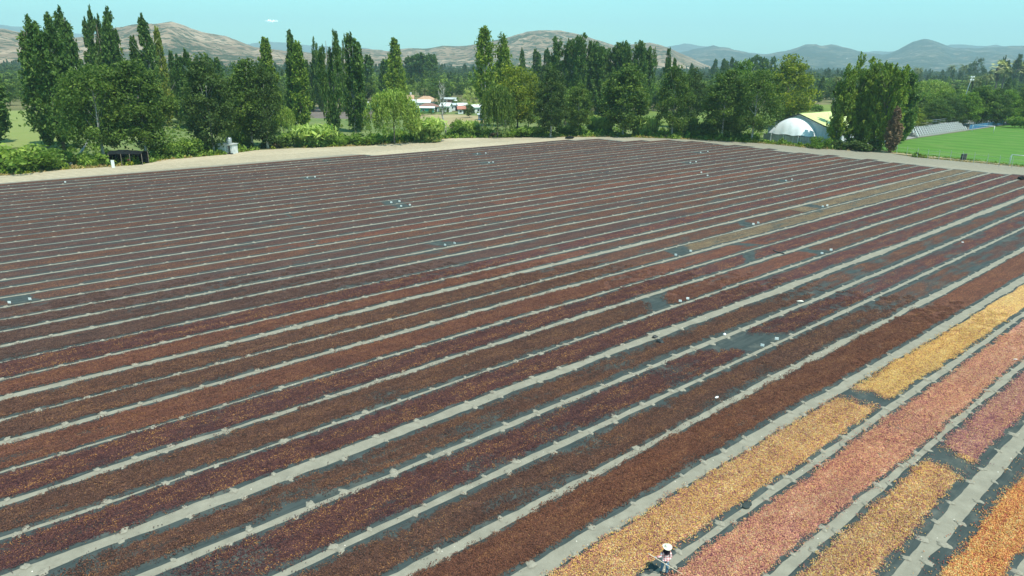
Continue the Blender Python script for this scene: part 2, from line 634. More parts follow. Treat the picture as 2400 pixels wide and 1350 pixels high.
# ------------------------------------------------------------------ geometry-node scatter (only for what nobody could count)
def scatter_group():
    ng = bpy.data.node_groups.new('scatter', 'GeometryNodeTree')
    itf = ng.interface
    itf.new_socket('Geometry', in_out='INPUT', socket_type='NodeSocketGeometry')
    itf.new_socket('Collection', in_out='INPUT', socket_type='NodeSocketCollection')
    itf.new_socket('Material', in_out='INPUT', socket_type='NodeSocketMaterial')
    itf.new_socket('Geometry', in_out='OUTPUT', socket_type='NodeSocketGeometry')
    n = ng.nodes
    l = ng.links
    gi = n.new('NodeGroupInput')
    go = n.new('NodeGroupOutput')
    iop = n.new('GeometryNodeInstanceOnPoints')
    ci = n.new('GeometryNodeCollectionInfo')
    ci.inputs['Separate Children'].default_value = True
    ci.inputs['Reset Children'].default_value = True
    l.new(gi.outputs['Collection'], ci.inputs['Collection'])
    l.new(gi.outputs['Geometry'], iop.inputs['Points'])
    l.new(ci.outputs[0], iop.inputs['Instance'])
    iop.inputs['Pick Instance'].default_value = True

    def na(name, typ):
        a = n.new('GeometryNodeInputNamedAttribute')
        a.data_type = typ
        a.inputs[0].default_value = name
        return a.outputs[0]
    l.new(na('idx', 'INT'), iop.inputs['Instance Index'])
    e = n.new('FunctionNodeEulerToRotation')
    l.new(na('rot', 'FLOAT_VECTOR'), e.inputs[0])
    l.new(e.outputs[0], iop.inputs['Rotation'])
    l.new(na('scl', 'FLOAT_VECTOR'), iop.inputs['Scale'])
    sm = n.new('GeometryNodeSetMaterial')
    l.new(iop.outputs[0], sm.inputs['Geometry'])
    l.new(gi.outputs['Material'], sm.inputs['Material'])
    l.new(sm.outputs[0], go.inputs[0])
    return ng


SCAT = scatter_group()
SOCK = [s.identifier for s in SCAT.interface.items_tree if s.in_out == 'INPUT']


def scatter(name, pts, idx, rot, scl, coll, mat, parent=None):
    me = bpy.data.meshes.new(name)
    pts = np.asarray(pts, dtype=np.float32)
    me.vertices.add(len(pts))
    me.vertices.foreach_set('co', pts.ravel())
    a = me.attributes.new('idx', 'INT', 'POINT')
    a.data.foreach_set('value', np.asarray(idx, dtype=np.int32))
    a = me.attributes.new('rot', 'FLOAT_VECTOR', 'POINT')
    a.data.foreach_set('vector', np.asarray(rot, dtype=np.float32).ravel())
    a = me.attributes.new('scl', 'FLOAT_VECTOR', 'POINT')
    a.data.foreach_set('vector', np.asarray(scl, dtype=np.float32).ravel())
    o = ob(name, me, parent)
    md = o.modifiers.new('scatter', 'NODES')
    md.node_group = SCAT
    md[SOCK[1]] = coll
    md[SOCK[2]] = mat
    me.materials.append(mat)
    o["kind"] = 'stuff'
    return o


def proto_coll(name, meshes):
    c = bpy.data.collections.new(name)
    for i, me in enumerate(meshes):
        c.objects.link(bpy.data.objects.new('%s_%02d' % (name, i), me))
    return c


# ================================================================== SETTING
# ---- open land to the horizon (fine cells near, so that nothing flickers)
def grid_sheet(name, xs, ys, z, mat, bumpy=0.0):
    X, Y = np.meshgrid(xs, ys)
    Z = np.full(X.shape, z) + (fbm(X * 0.02, Y * 0.02, 3) - 0.5) * bumpy
    v = np.stack([X.ravel(), Y.ravel(), Z.ravel()], 1)
    nx, ny = len(xs), len(ys)
    i = np.arange(nx * ny).reshape(ny, nx)
    f = np.stack([i[:-1, :-1].ravel(), i[:-1, 1:].ravel(), i[1:, 1:].ravel(), i[1:, :-1].ravel()], 1)
    return mesh(name, v, f, mat)


ax = np.concatenate([-np.geomspace(16000, 400, 14), np.linspace(-360, 360, 37), np.geomspace(400, 16000, 14)])
ground = ob('ground', grid_sheet('ground', ax, ax, -0.12, M['land']))
props(ground, kind='structure')


def ragged(pts, step=2.0, amp=0.5, seed=1, closed=True):
    """a polygon with uneven natural edges; pts in world metres"""
    out = []
    n = len(pts)
    for i in range(n if closed else n - 1):
        a = np.array(pts[i])
        b = np.array(pts[(i + 1) % n])
        L = np.linalg.norm(b - a)
        k = max(int(L / step), 1)
        nrm = np.array([-(b - a)[1], (b - a)[0]]) / max(L, 1e-6)
        for j in range(k):
            p = a + (b - a) * j / k
            q = (float(fbm(p[0] * 0.35, p[1] * 0.35, seed)) - 0.5) * 2 * amp
            out.append(tuple(p + nrm * q))
    return out


def sheet(name, pts, z, mat, step=2.0, amp=0.4, seed=1, kind='structure', label=None, cat=None):
    """level sheet from an outline, triangulated"""
    from mathutils.geometry import tessellate_polygon
    P = ragged(pts, step, amp, seed)
    tris = tessellate_polygon([[Vector((p[0], p[1], 0)) for p in P]])
    v = np.array([(p[0], p[1], z) for p in P])
    F = []
    for a, b, c in tris:
        cr = (v[b][0] - v[a][0]) * (v[c][1] - v[a][1]) - (v[b][1] - v[a][1]) * (v[c][0] - v[a][0])
        F.append((a, b, c) if cr > 0 else (a, c, b))
    o = ob(name, mesh(name, v, np.array(F), mat))
    return props(o, label, cat, None, kind)


# earth of the drying yard and the track round it (edge follows the foot of the vegetation)
VEG = [(0, 412), (70, 406), (130, 399), (240, 392), (330, 386), (390, 374), (520, 363), (600, 352), (700, 347), (850, 342),
       (950, 335), (1060, 324), (1200, 322), (1330, 321), (1450, 321), (1600, 326), (1700, 331), (1800, 337),
       (1900, 347), (2000, 353), (2085, 359), (2150, 369), (2240, 377), (2400, 392)]
veg_w = [G(*p) for p in VEG]
yard = [W(-30, 150)[:2], W(-25, 175)[:2]] + veg_w + [W(205, 20)[:2], W(205, -25)[:2], W(-30, -25)[:2]]
sheet('track', yard, 0.0, M['track'], 1.5, 0.45, 4)
field = [W(-20, -20)[:2], W(182.6, -20)[:2], W(182.6, 122)[:2], W(166, 140)[:2], W(160, 151)[:2], W(86, 153)[:2], W(82, 159)[:2],
         W(-20, 157.5)[:2]]
sheet('field_soil', field, 0.006, M['soil'], 2.0, 0.25, 5)


def gpoly(pp):
    return [G(*p) for p in pp]


# fields behind the tree line
M['pasture'] = mat_grass_striped('striped_pasture', (0.26, 0.30, 0.09), (0.20, 0.26, 0.08), 0.18, R_(25), (0.36, 0.33, 0.16))
M['pitch'] = mat_grass_striped('sports_turf', (0.080, 0.19, 0.030), (0.10, 0.225, 0.036), 0.035, -AZ, (0.17, 0.25, 0.07), 0.55)
M['plough'] = mat_two('ploughed_earth', (0.14, 0.115, 0.10), (0.19, 0.16, 0.14), (0.24, 0.20, 0.16), 0.05, 1.5)
M['scrub'] = mat_two('weedy_ground', (0.10, 0.17, 0.045), (0.17, 0.22, 0.075), (0.34, 0.29, 0.17), 0.06, 0.5)
M['crop'] = mat_two('crop_field', (0.10, 0.17, 0.035), (0.18, 0.235, 0.055), (0.24, 0.25, 0.09), 0.04, 0.7)
M['drygrass'] = mat_two('dry_grass_ground', (0.34, 0.27, 0.15), (0.42, 0.35, 0.20), (0.22, 0.24, 0.10), 0.08, 0.9)
M['asphalt'] = plain('paved_yard', (0.30, 0.30, 0.28), 0.9, 0.15, 0.15, 0.5)
sheet('pasture', gpoly([(-160, 262), (120, 258), (160, 330), (110, 352), (40, 345), (-200, 372)]), -0.03, M['pasture'], 6, 0.8, 7)
sheet('weedy_ground', gpoly([(110, 340), (200, 300), (420, 262), (700, 246), (900, 262), (1260, 262), (1700, 296), (1960, 300),
                             (2040, 340), (1900, 343), (1700, 327), (1330, 316), (1060, 318), (850, 336), (600, 346), (390, 368), (240, 386)]),
      -0.04, M['scrub'], 5, 1.2, 8)
sheet('ploughed_field', gpoly([(690, 250), (880, 250), (884, 276), (850, 279), (740, 277), (700, 274)]), -0.02, M['plough'], 5, 0.6, 9)
sheet('dry_field', gpoly([(965, 268), (1060, 268), (1130, 272), (1140, 296), (1060, 300), (980, 282)]), -0.015, M['drygrass'], 5, 0.9, 10)
sheet('crop_field', gpoly([(1480, 262), (1700, 256), (1960, 244), (1990, 262), (1960, 300), (1700, 300), (1340, 290), (1330, 270)]), -0.01, M['crop'], 6, 0.8, 11)
pitch = [W(203.5, 78)[:2], W(209, 86.5)[:2], W(253, 88.7)[:2], W(345, 88.5)[:2], W(345, 0)[:2], W(202.5, 0)[:2], W(201.5, 46)[:2]]
sheet('football_pitch', pitch, 0.035, M['pitch'], 3, 0.35, 12)
sheet('verge', [W(200, 82)[:2], W(206.5, 84)[:2], W(206, 46)[:2], W(205, 0)[:2], W(200, 0)[:2], W(199.3, 44)[:2]], 0.02, M['drygrass'], 1.5, 0.5, 13)
sheet('paved_yard', [W(214, 89.5)[:2], W(380, 89.5)[:2], W(380, 112)[:2], W(214, 108)[:2]], 0.02, M['asphalt'], 6, 0.2, 14)


# ---- hills
def hills(name, prof, D, depth, mat, seed, back=0.5, gully=0.18, rows=56):
    px = np.array([p[0] for p in prof], float)
    py = np.array([p[1] for p in prof], float)
    A = []
    Zr = []
    for x in np.arange(px[0], px[-1] + 1, 9.0 if D < 5000 else 12.0):
        y = np.interp(x, px, py) + (float(fbm(x * 0.05, 0.3, seed, 5)) - 0.5) * (4.0 if D < 5000 else 6.0)
        d = ray(x, y)
        h = math.hypot(d[0], d[1])
        A.append(math.atan2(d[0], d[1]))
        Zr.append(CAM_H + d[2] / h * D)
    A = np.array(A)
    Zr = np.array(Zr)
    s = np.concatenate([np.linspace(0, 1, rows), 1 + np.linspace(0.05, 1, rows // 3) * back])
    S, AA = np.meshgrid(s, A, indexing='ij')
    ZZ = np.broadcast_to(Zr, S.shape)
    r = D - depth * (1 - S)
    shape = np.where(S <= 1, np.sin(np.clip(S, 0, 1) * pi / 2) ** 1.5, np.cos(np.clip((S - 1) / back, 0, 1) * pi / 2) ** 1.2)
    xx = AA * D
    g = 1 - np.abs(fbm(xx / (depth * 0.16) + S * 0.7, S * 1.6, seed + 5, 5) - 0.5) * 2
    g2 = fbm(xx / (depth * 0.05), S * 7, seed + 9, 4) - 0.5
    env = np.sin(np.clip(S, 0, 1) * pi) ** 0.8
    Z = ZZ * shape * (1 - gully * 1.6 * env * (1 - g)) + ZZ * g2 * 0.16 * env
    Z = np.where(S <= 0.0, -3, Z)
    v = np.stack([(np.sin(AA) * r).ravel(), (np.cos(AA) * r).ravel(), Z.ravel() - 2], 1)
    ny, nx = S.shape
    i = np.arange(nx * ny).reshape(ny, nx)
    f = np.stack([i[:-1, :-1].ravel(), i[:-1, 1:].ravel(), i[1:, 1:].ravel(), i[1:, :-1].ravel()], 1)
    o = ob(name, mesh(name, v, f, mat, True))
    return props(o, kind='structure')


TAN, BARE = (0.29, 0.215, 0.145), (0.42, 0.32, 0.225)
M['hill_tan'] = mat_hill('hill_dry_grass', TAN, BARE, (0.050, 0.070, 0.040), 0.54)
M['hill_mix'] = mat_hill('hill_scrub', (0.12, 0.125, 0.10), (0.24, 0.20, 0.15), (0.035, 0.052, 0.045), 0.47, 0.012)  # scrub, with some of the distant haze's blue put into its colours
M['hill_far'] = mat_hill('hill_far', (0.10, 0.10, 0.075), (0.17, 0.15, 0.11), (0.04, 0.055, 0.04), 0.48, 0.006)
hills('hill', [(-500, 120), (-250, 95), (-60, 70), (10, 68), (60, 78), (130, 92), (200, 84), (260, 68), (310, 56), (340, 56), (372, 53), (400, 48),
               (420, 54), (470, 72), (530, 84), (560, 95), (600, 110), (660, 116), (730, 122), (760, 128), (800, 142), (850, 152)],
      2600, 1200, M['hill_tan'], 21, 0.5, 0.30)
hills('hill', [(640, 146), (720, 126), (790, 120), (830, 112), (870, 113), (905, 119), (960, 112), (1000, 112), (1040, 105), (1075, 108), (1110, 104),
               (1150, 95), (1200, 84), (1235, 74), (1262, 70), (1310, 70), (1350, 77), (1400, 92), (1440, 106), (1480, 104), (1520, 98),
               (1560, 108), (1600, 126), (1640, 145), (1670, 155)], 3100, 1300, M['hill_tan'], 33, 0.5, 0.30)
hills('hill', [(1480, 150), (1560, 128), (1610, 118), (1640, 112), (1672, 106), (1700, 112), (1740, 120), (1790, 127), (1830, 122), (1860, 112),
               (1890, 104), (1925, 106), (1955, 104), (1990, 112), (2030, 124), (2075, 128), (2110, 114), (2135, 98), (2160, 91), (2178, 91),
               (2205, 101), (2235, 112), (2300, 112), (2350, 108), (2420, 106), (2520, 100), (2700, 95), (2900, 110)],
      6200, 2600, M['hill_mix'], 47, 0.5, 0.42)
hills('hill', [(1400, 150), (1500, 118), (1560, 110), (1605, 102), (1640, 108), (1700, 114), (1760, 124), (1850, 130), (2100, 118), (2200, 108), (2250, 103),
               (2290, 106), (2360, 108), (2600, 112)], 9800, 2600, M['hill_far'], 53)
hills('hill', [(-500, 90), (-150, 70), (-60, 60), (0, 59), (50, 61), (110, 70), (300, 90), (520, 112), (590, 102), (615, 97), (660, 99), (720, 106), (800, 110),
               (850, 111), (900, 120), (1000, 122), (1080, 128)], 10500, 2600, M['hill_far'], 59)


# ================================================================== THE DRYING STRIPS
PATHS = [[(30.3, 7.69), (49.3, 7.94)], [(25.9, 11.34), (63.0, 11.38)], [(22.3, 15.03), (31.1, 14.98), (47.6, 14.92), (76.5, 14.79)], [(17.1, 18.68), (37.5, 18.66), (56.5, 18.44), (89.7, 18.14)], [(19.2, 22.26), (44.1, 22.5), (66.2, 22.26), (105.9, 22.22)], [(22.2, 25.85), (75.3, 25.84), (120.5, 25.9)], [(25.4, 29.59), (84.0, 29.28), (134.9, 29.55)], [(-0.5, 33.19), (10.2, 33.24), (28.6, 33.38), (51.7, 33.29), (93.7, 33.12), (150.6, 33.5)], [(-0.9, 36.66), (31.5, 36.84), (103.2, 36.88)], [(-0.6, 40.11), (34.7, 40.6), (112.1, 40.39)], [(-0.3, 43.6), (37.6, 44.0), (120.7, 43.78)], [(0.0, 47.31), (40.7, 47.65), (129.8, 47.37)], [(0.3, 50.68), (43.3, 50.78), (139.2, 51.08)], [(0.6, 54.21), (46.6, 54.64), (148.6, 54.81)], [(0.9, 57.66), (49.4, 57.92), (157.1, 58.14)], [(1.2, 61.35), (52.2, 61.27), (166.5, 61.85)], [(1.5, 65.15), (55.5, 65.09)], [(1.9, 68.87), (58.3, 68.48)], [(2.1, 72.21), (61.5, 72.16)], [(2.5, 76.05), (64.1, 75.3)], [(2.8, 79.35), (67.1, 78.84)], [(3.1, 82.81), (69.8, 82.0)], [(3.3, 86.03), (72.6, 85.3)], [(3.6, 89.69), (75.7, 88.97)], [(4.0, 93.51), (78.8, 92.57)], [(4.3, 96.92), (81.8, 96.13)], [(4.6, 100.49), (84.6, 99.44)], [(4.9, 104.28), (87.4, 102.77)], [(5.2, 107.8), (90.6, 106.58)], [(5.5, 111.27), (93.9, 110.38)], [(5.8, 114.96), (96.6, 113.64)], [(6.1, 118.09), (99.5, 117.04)], [(6.3, 121.38), (102.5, 120.52)], [(6.7, 125.2), (105.4, 124.05)], [(7.0, 128.51), (108.4, 127.53)], [(7.3, 132.19), (111.1, 130.77)], [(7.6, 135.65), (114.2, 134.36)]]
near = [(v0 - 3.55 * k) for k, v0 in ((2, 7.8), (1, 7.8))]
P = [[(0, near[0])], [(0, near[1])]] + [list(p) for p in PATHS]
lastL, lastR = P[-1][0][1], P[-1][-1][1]
for k in range(1, 7):
    P.append([(7.6, lastL + 3.5 * k), (114, lastR + 3.5 * k + (0.4 if k < 3 else 0.6))])
WID = [0.5, 0.8, 0.95, 0.55, 0.50, 1.00, 0.72, 0.48, 0.50, 1.10, 0.36, 0.55, 0.32, 0.62, 0.38, 0.78, 0.46, 0.30, 0.52, 0.55, 0.42, 0.36,
       0.50, 0.30, 0.55, 0.34, 0.5, 0.42, 0.36, 0.55, 0.3, 0.48, 0.36, 0.28, 0.5, 0.3, 0.35, 0.6, 0.34, 0.26, 0.3, 0.55, 0.7, 0.4, 0.5]


WID = [x * 0.84 for x in WID]


def path_v(i, u):
    p = P[i]
    return np.interp(u, [a for a, b in p], [b for a, b in p])


def wav(u, i, side):
    """uneven cloth edge"""
    s = i * 2 + side
    big = (fbm(u * 0.10, s * 3.7, 11, 3) - 0.5) * 0.42
    small = (fbm(u * 0.55, s * 5.1, 13, 3) - 0.5) * 0.34
    return big + small


def edges(s, u):
    """v of the near and the far edge of strip s (between path s and path s + 1)"""
    k = 0.65 if WID[s] < 0.45 else 1.0
    k2 = 0.65 if WID[s + 1] < 0.45 else 1.0
    a = path_v(s, u) + WID[s] / 2 + wav(u, s, 0) * k
    b = path_v(s + 1, u) - WID[s + 1] / 2 - wav(u, s, 1) * k2
    return a, b


NS = len(P) - 1
U_END = {}
for s in range(NS):
    U_END[s] = 180.5 + random.choice([0, 0.3, 1.2, -0.8, 2.2, -1.6])
for s in range(34, NS):
    v = float(path_v(s, 100))
    U_END[s] = {0: 181}.get(0) if v < 125 else (178 if v < 131 else (170 if v < 138 else (162 if v < 148 else (152 if v < 152 else 84))))

ORD = ['first', 'second', 'third', 'fourth', 'fifth', 'sixth', 'seventh', 'eighth', 'ninth', 'tenth', 'eleventh', 'twelfth', 'thirteenth',
       'fourteenth', 'fifteenth', 'sixteenth', 'seventeenth', 'eighteenth', 'nineteenth', 'twentieth']
ORD += ['twenty-' + x for x in ORD[:9]] + ['thirtieth'] + ['thirty-' + x for x in ORD[:9]] + ['fortieth'] + ['forty-' + x for x in ORD[:9]]

KIND = {0: 'orange', 1: 'orange', 2: 'gold', 3: 'pink', 4: 'gold', 5: 'rust', 6: 'brown', 7: 'purple', 8: 'brown', 9: 'purple', 10: 'brown', 11: 'purple',
        12: 'red', 13: 'brown', 14: 'brown', 15: 'red', 16: 'purple', 17: 'dark', 18: 'brown', 19: 'dark', 20: 'dark', 21: 'brown', 22: 'red',
        23: 'dark', 24: 'dark', 25: 'brown', 26: 'dark', 27: 'dark', 28: 'dark', 29: 'brown', 30: 'dark', 31: 'dark', 32: 'brown'}
# other batches on a strip: (strip, from u, to u, kind)
BATCH = [(2, 44.0, 185, 'mauve'), (4, 48.5, 185, 'yellow'), (10, 53, 82, 'red'), (13, 70, 185, 'straw'), (14, 105, 185, 'straw'),
         (12, 82, 185, 'purple'), (15, 60, 120, 'brown'), (19, 60, 120, 'brown'), (24, 70, 130, 'red'), (27, 40, 90, 'brown'), (22, -20, 30, 'brown'),
         (18, -20, 40, 'dark'), (6, 95, 185, 'dark'), (8, 100, 185, 'brown'), (17, 90, 185, 'brown')]
# bare cloth between batches: (strip, u centre, half width, skew of the two fruit edges)
SIGNS = [(1783, 817), (1815, 801), (1588, 711), (1608, 706), (1578, 602), (1610, 592), (1919, 598), (1941, 591), (1761, 530), (1772, 527),
         (1038, 578), (1058, 573), (940, 488), (960, 485), (909, 477), (930, 475), (1915, 487), (1929, 485), (1831, 426), (1843, 423),
         (1642, 413), (1656, 410), (1627, 386), (1639, 384), (1647, 361), (1656, 358), (1138, 383), (1147, 382), (1120, 364), (1132, 361),
         (715, 419), (732, 417), (24, 716), (71, 706), (155, 432)]


def strip_of(u, v):
    for s in range(NS):
        if path_v(s, u) <= v < path_v(s + 1, u):
            return s
    return None


GAPS = [(2, 42.6, 1.1, 0.8), (4, 47.0, 1.0, -0.6), (7, 49.5, 3.2, -2.2), (10, 51.6, 1.8, 1.2), (13, 69.3, 1.6, 1.0), (11, 74, 0.9, 2.5), (12, 79, 0.7, -2)]
sg = []
for (ax_, ay_) in SIGNS:
    u, v = GUV(ax_, ay_)
    # the plate stands 0.35 m above the path it is planted on
    best = min(range(NS + 1), key=lambda i: abs(float(path_v(i, u)) - v + 0.25))
    sg.append((u, float(path_v(best, u)), best))
for a, b in zip(sg[0::2], sg[1::2]):
    if a[2] == b[2]:
        cu = (a[0] + b[0]) / 2
        if not any(g[0] == a[2] and abs(g[1] - cu) < 6 for g in GAPS):
            GAPS.append((a[2], cu, max(abs(a[0] - b[0]) / 2 * 0.8, 1.0), random.uniform(-2, 2)))


def cover(s, u, v, a, b):
    """how much of the cloth the fruit hides at (u, v): 0 bare, 1 full"""
    t = (v - a) / (b - a)
    wlo = 0.07 + 0.26 * fbm(u * 0.07, s * 2.3, 31, 3) + 0.10 * (fbm(u * 0.9, s * 1.3, 33, 2) - 0.5)
    whi = 0.07 + 0.34 * fbm(u * 0.06, s * 4.9, 37, 3) + 0.10 * (fbm(u * 0.9, s * 7.3, 39, 2) - 0.5)
    if s in (8, 6):
        whi = whi + 0.22
    if s == 9:
        whi = whi + 0.10
    if s == 8:
        wlo = wlo + 0.25 + 0.25 * (fbm(u * 0.05, 2, 77, 2) - 0.4)
    if s in (1, 2, 3, 4, 5):
        wlo = wlo + 0.08
        whi = whi + 0.10
    if s == 2:
        wlo = wlo + 0.35
    if s == 1:
        whi = whi + 0.45
    if s in (4, 5):
        whi = whi * 0.35
    if s == 3:
        wlo = wlo * 0.7
    d = np.minimum((v - a - wlo * 0.9), (b - v - whi * 0.9)) / 0.16
    c = np.clip(d * 0.5 + 0.3, 0, 1)
    dens = 0.80 + 1.0 * (fbm(u * 0.30, v * 1.0 + s * 9, 41, 4) - 0.42) + 0.45 * (fbm(u * 0.25, v * 4.0, 43, 2) - 0.5)
    if s in (6, 7, 8):
        dens = dens - 0.17 + 0.4 * (fbm(u * 0.12, v * 1.1, 47, 3) - 0.5)
    if s in (1, 2, 3, 4, 5):
        dens = dens + 0.10
    c = c * np.clip(dens, 0, 1.15)
    for (gs, gu, hw, sk) in GAPS:
        if gs == s:
            uc = gu + sk * (t - 0.5) * 1.6
            wob = 1.7 * (fbm(v * 0.9, u * 0.5, 51, 3) - 0.5)
            c = c * np.clip((np.abs(u - uc) + wob - hw) / 1.3 + 0.5, 0.0, 1)
    c = c * np.clip((U_END[s] - 0.6 - u) / 0.5, 0, 1)
    return np.clip(c, 0, 1.1)


def clump(n, rad, seed, rmin=0.018, rmax=0.032):
    r_ = np.random.default_rng(seed)
    octv = np.array([(1, 0, 0), (0, 1, 0), (-1, 0, 0), (0, -1, 0), (0, 0, 1), (0, 0, -0.6)])
    octf = np.array([(0, 1, 4), (1, 2, 4), (2, 3, 4), (3, 0, 4), (1, 0, 5), (2, 1, 5), (3, 2, 5), (0, 3, 5)])
    V = []
    F = []
    A = []
    for i in range(n):
        rr = rad * math.sqrt(r_.random()) * (0.9 + 0.2 * r_.random())
        an = r_.random() * 2 * pi
        sz = r_.uniform(rmin, rmax)
        ca, sa = cos(r_.random() * 6.28), sin(r_.random() * 6.28)
        q = octv * np.array([sz * r_.uniform(0.9, 1.35), sz * r_.uniform(0.8, 1.0), sz * r_.uniform(0.55, 0.9)])
        th = r_.random() * 2 * pi
        x = q[:, 0] * cos(th) - q[:, 1] * sin(th)
        y = q[:, 0] * sin(th) + q[:, 1] * cos(th)
        z = q[:, 2] + x * r_.uniform(-0.4, 0.4) + sz * 0.5 + r_.random() * 0.02
        V.append(np.stack([x + rr * cos(an), y + rr * sin(an), z], 1))
        F.append(octf + 6 * i)
        A.append(np.full(6, r_.random()))
    return mesh('fruit_clump', np.concatenate(V), np.concatenate(F), None, True, {'fr': np.concatenate(A)})


CL = proto_coll('fruit_clump', [clump(100, 0.30, 100 + i) for i in range(5)] + [clump(46, 0.30, 200 + i) for i in range(4)]
                + [clump(17, 0.30, 300 + i) for i in range(3)] + [clump(5, 0.34, 400 + i) for i in range(3)])
for k_ in ('dark', 'brown', 'red', 'purple'):
    PAL[k_] = [(p_, (c_[0] * 1.13, c_[1] * 1.03, c_[2])) for p_, c_ in PAL[k_]]
MP = {k: mat_pieces(k) for k in PAL}
ML = {k: mat_layer(k) for k in PAL}
NEAR_D = 78.0
LOOKS = {'rust': 'dense rust brown', 'dark': 'dark brown', 'brown': 'reddish brown', 'red': 'rusty red', 'purple': 'dark purple and orange', 'straw': 'straw coloured',
         'yellow': 'bright yellow', 'gold': 'golden yellow', 'pink': 'salmon pink', 'mauve': 'purplish pink', 'orange': 'bright orange'}

seen_u0 = {}
for s in range(NS):
    u1 = U_END[s]
    vm = float(path_v(s, 60)) + 1.7
    # where the strip leaves the picture on the left, less some metres
    u0 = -14.0
    if vm < 12:
        u0 = 8.0
    elif vm < 34:
        u0 = max(-14.0, 22.0 - (vm - 12) * 1.5 - 12)
    us = np.arange(u0, u1, 0.45 if vm < 60 else (0.8 if vm < 110 else 1.3))
    us = np.append(us, u1)
    a, b = edges(s, us)
    ts = np.array([0, 0.03, 0.10, 0.3, 0.5, 0.7, 0.9, 0.97, 1.0])
    Um, T = np.meshgrid(us, ts, indexing='ij')
    V = a[:, None] + (b - a)[:, None] * T
    endsk = (fbm(V * 0.8, np.full_like(V, s * 3.0), 61, 2) - 0.5) * 0.9
    Ue = np.where(Um > u1 - 0.9, Um + endsk, Um)
    z = 0.022 + 0.012 * (fbm(Ue * 0.9, V * 1.5, 63, 3) - 0.3)
    rim = (T < 0.02) | (T > 0.98)
    lift = 0.012 + 0.07 * np.clip(fbm(Ue * 0.45, V * 0 + s * 2 + T, 67, 3) - 0.45, 0, 1)
    z = np.where((np.abs(T - 0.5) > 0.45) & ~rim, z + lift, z)
    z = np.where(rim, 0.012, z)
    X, Y = Wn(Ue, V)
    vtx = np.stack([X.ravel(), Y.ravel(), z.ravel()], 1)
    nu, nt = Um.shape
    i = np.arange(nu * nt).reshape(nu, nt)
    f = np.stack([i[:-1, :-1].ravel(), i[1:, :-1].ravel(), i[1:, 1:].ravel(), i[:-1, 1:].ravel()], 1)
    cl = ob('drying_cloth', mesh('drying_cloth', vtx, f, M['cloth'], True))
    props(cl, 'long dark mesh cloth on the soil, %s strip from the bottom right corner' % ORD[s],
          'drying cloth', 'drying cloths laid side by side across the field')
    # fruit: batches along the strip
    cuts = [(u0, u1, KIND.get(s, ['dark', 'brown', 'dark'][(s * 7) % 3]))]
    for (bs, b0, b1, k) in BATCH:
        if bs == s:
            new = []
            for (c0, c1, ck) in cuts:
                if b1 <= c0 or b0 >= c1:
                    new.append((c0, c1, ck))
                    continue
                if c0 < b0:
                    new.append((c0, b0, ck))
                new.append((max(b0, c0), min(b1, c1), k))
                if b1 < c1:
                    new.append((b1, c1, ck))
            cuts = [c for c in new if c[1] - c[0] > 1.5]
    for ci, (c0, c1, k) in enumerate(cuts):
        st = 0.24 if vm < 45 else (0.4 if vm < 90 else 0.8)
        fu = np.arange(c0, c1 + st * 0.5, st)
        fa, fb = edges(s, fu)
        ft = np.linspace(0.025, 0.975, 15 if vm < 60 else 11)
        U2, T2 = np.meshgrid(fu, ft, indexing='ij')
        V2 = fa[:, None] + (fb - fa)[:, None] * T2
        cv = cover(s, U2, V2, fa[:, None], fb[:, None])
        Z2 = 0.030 + 0.012 * (fbm(U2 * 0.9, V2 * 1.5, 63, 3) - 0.3) + 0.03 * np.clip(cv, 0, 1) + 0.03 * (fbm(U2 * 1.3, V2 * 1.3, 71, 3) - 0.4) * cv
        X2, Y2 = Wn(U2, V2)
        vt = np.stack([X2.ravel(), Y2.ravel(), Z2.ravel()], 1)
        nu, nt = U2.shape
        i = np.arange(nu * nt).reshape(nu, nt)
        f = np.stack([i[:-1, :-1].ravel(), i[1:, :-1].ravel(), i[1:, 1:].ravel(), i[:-1, 1:].ravel()], 1)
        keep = cv.ravel()[f].max(axis=1) > 0.12
        f = f[keep]
        if len(f) == 0:
            continue
        used = np.unique(f)
        rem = np.full(len(vt), -1)
        rem[used] = np.arange(len(used))
        fo = ob('drying_fruit', mesh('drying_fruit', vt[used], rem[f], ML[k], True, {'cover': cv.ravel()[used]}))
        where = '' if len(cuts) == 1 else (' its left part' if ci == 0 else (' its right part' if ci == len(cuts) - 1 else ' its middle part'))
        props(fo, '%s fruit drying on the %s cloth from the bottom right%s' % (LOOKS[k], ORD[s], ',' + where if where else ''),
              'fruit', 'fruit drying on the cloths', 'stuff')
        # single fruits, as far as they can be made out
        sp = 0.40
        gu = np.arange(c0 + 0.1, c1, sp)
        ga, gb = edges(s, gu)
        nv = 9
        GU, GT = np.meshgrid(gu, (np.arange(nv) + 0.5) / nv, indexing='ij')
        GU = GU + (rng.random(GU.shape) - 0.5) * sp
        GT = GT + (rng.random(GT.shape) - 0.5) * 0.8 / nv
        fa, fb = edges(s, GU)
        GV = fa + (fb - fa) * GT
        c = cover(s, GU, GV, fa, fb)
        X, Y = Wn(GU, GV)
        D = np.hypot(X, Y)
        m = (c > 0.10) & (D < NEAR_D) & (rng.random(c.shape) < np.clip((NEAR_D - D) / 14, 0, 1)) & (Y > 12)
        stray = (c <= 0.10) & (D < 48) & (Y > 12) & (rng.random(c.shape) < (0.30 if s < 6 else 0.12))
        m = m | stray
        if m.sum() == 0:
            continue
        c = c[m]
        idx = np.where(c > 0.66, rng.integers(0, 5, c.shape), np.where(c > 0.33, rng.integers(5, 9, c.shape), np.where(c > 0.10, rng.integers(9, 12, c.shape), rng.integers(12, 15, c.shape))))
        n = len(c)
        pz = 0.050 + 0.02 * c
        pts = np.stack([X[m], Y[m], pz], 1)
        rot = np.zeros((n, 3))
        rot[:, 2] = rng.random(n) * 6.28
        scl = np.repeat((rng.random((n, 1)) * 0.55 + 0.75), 3, 1)
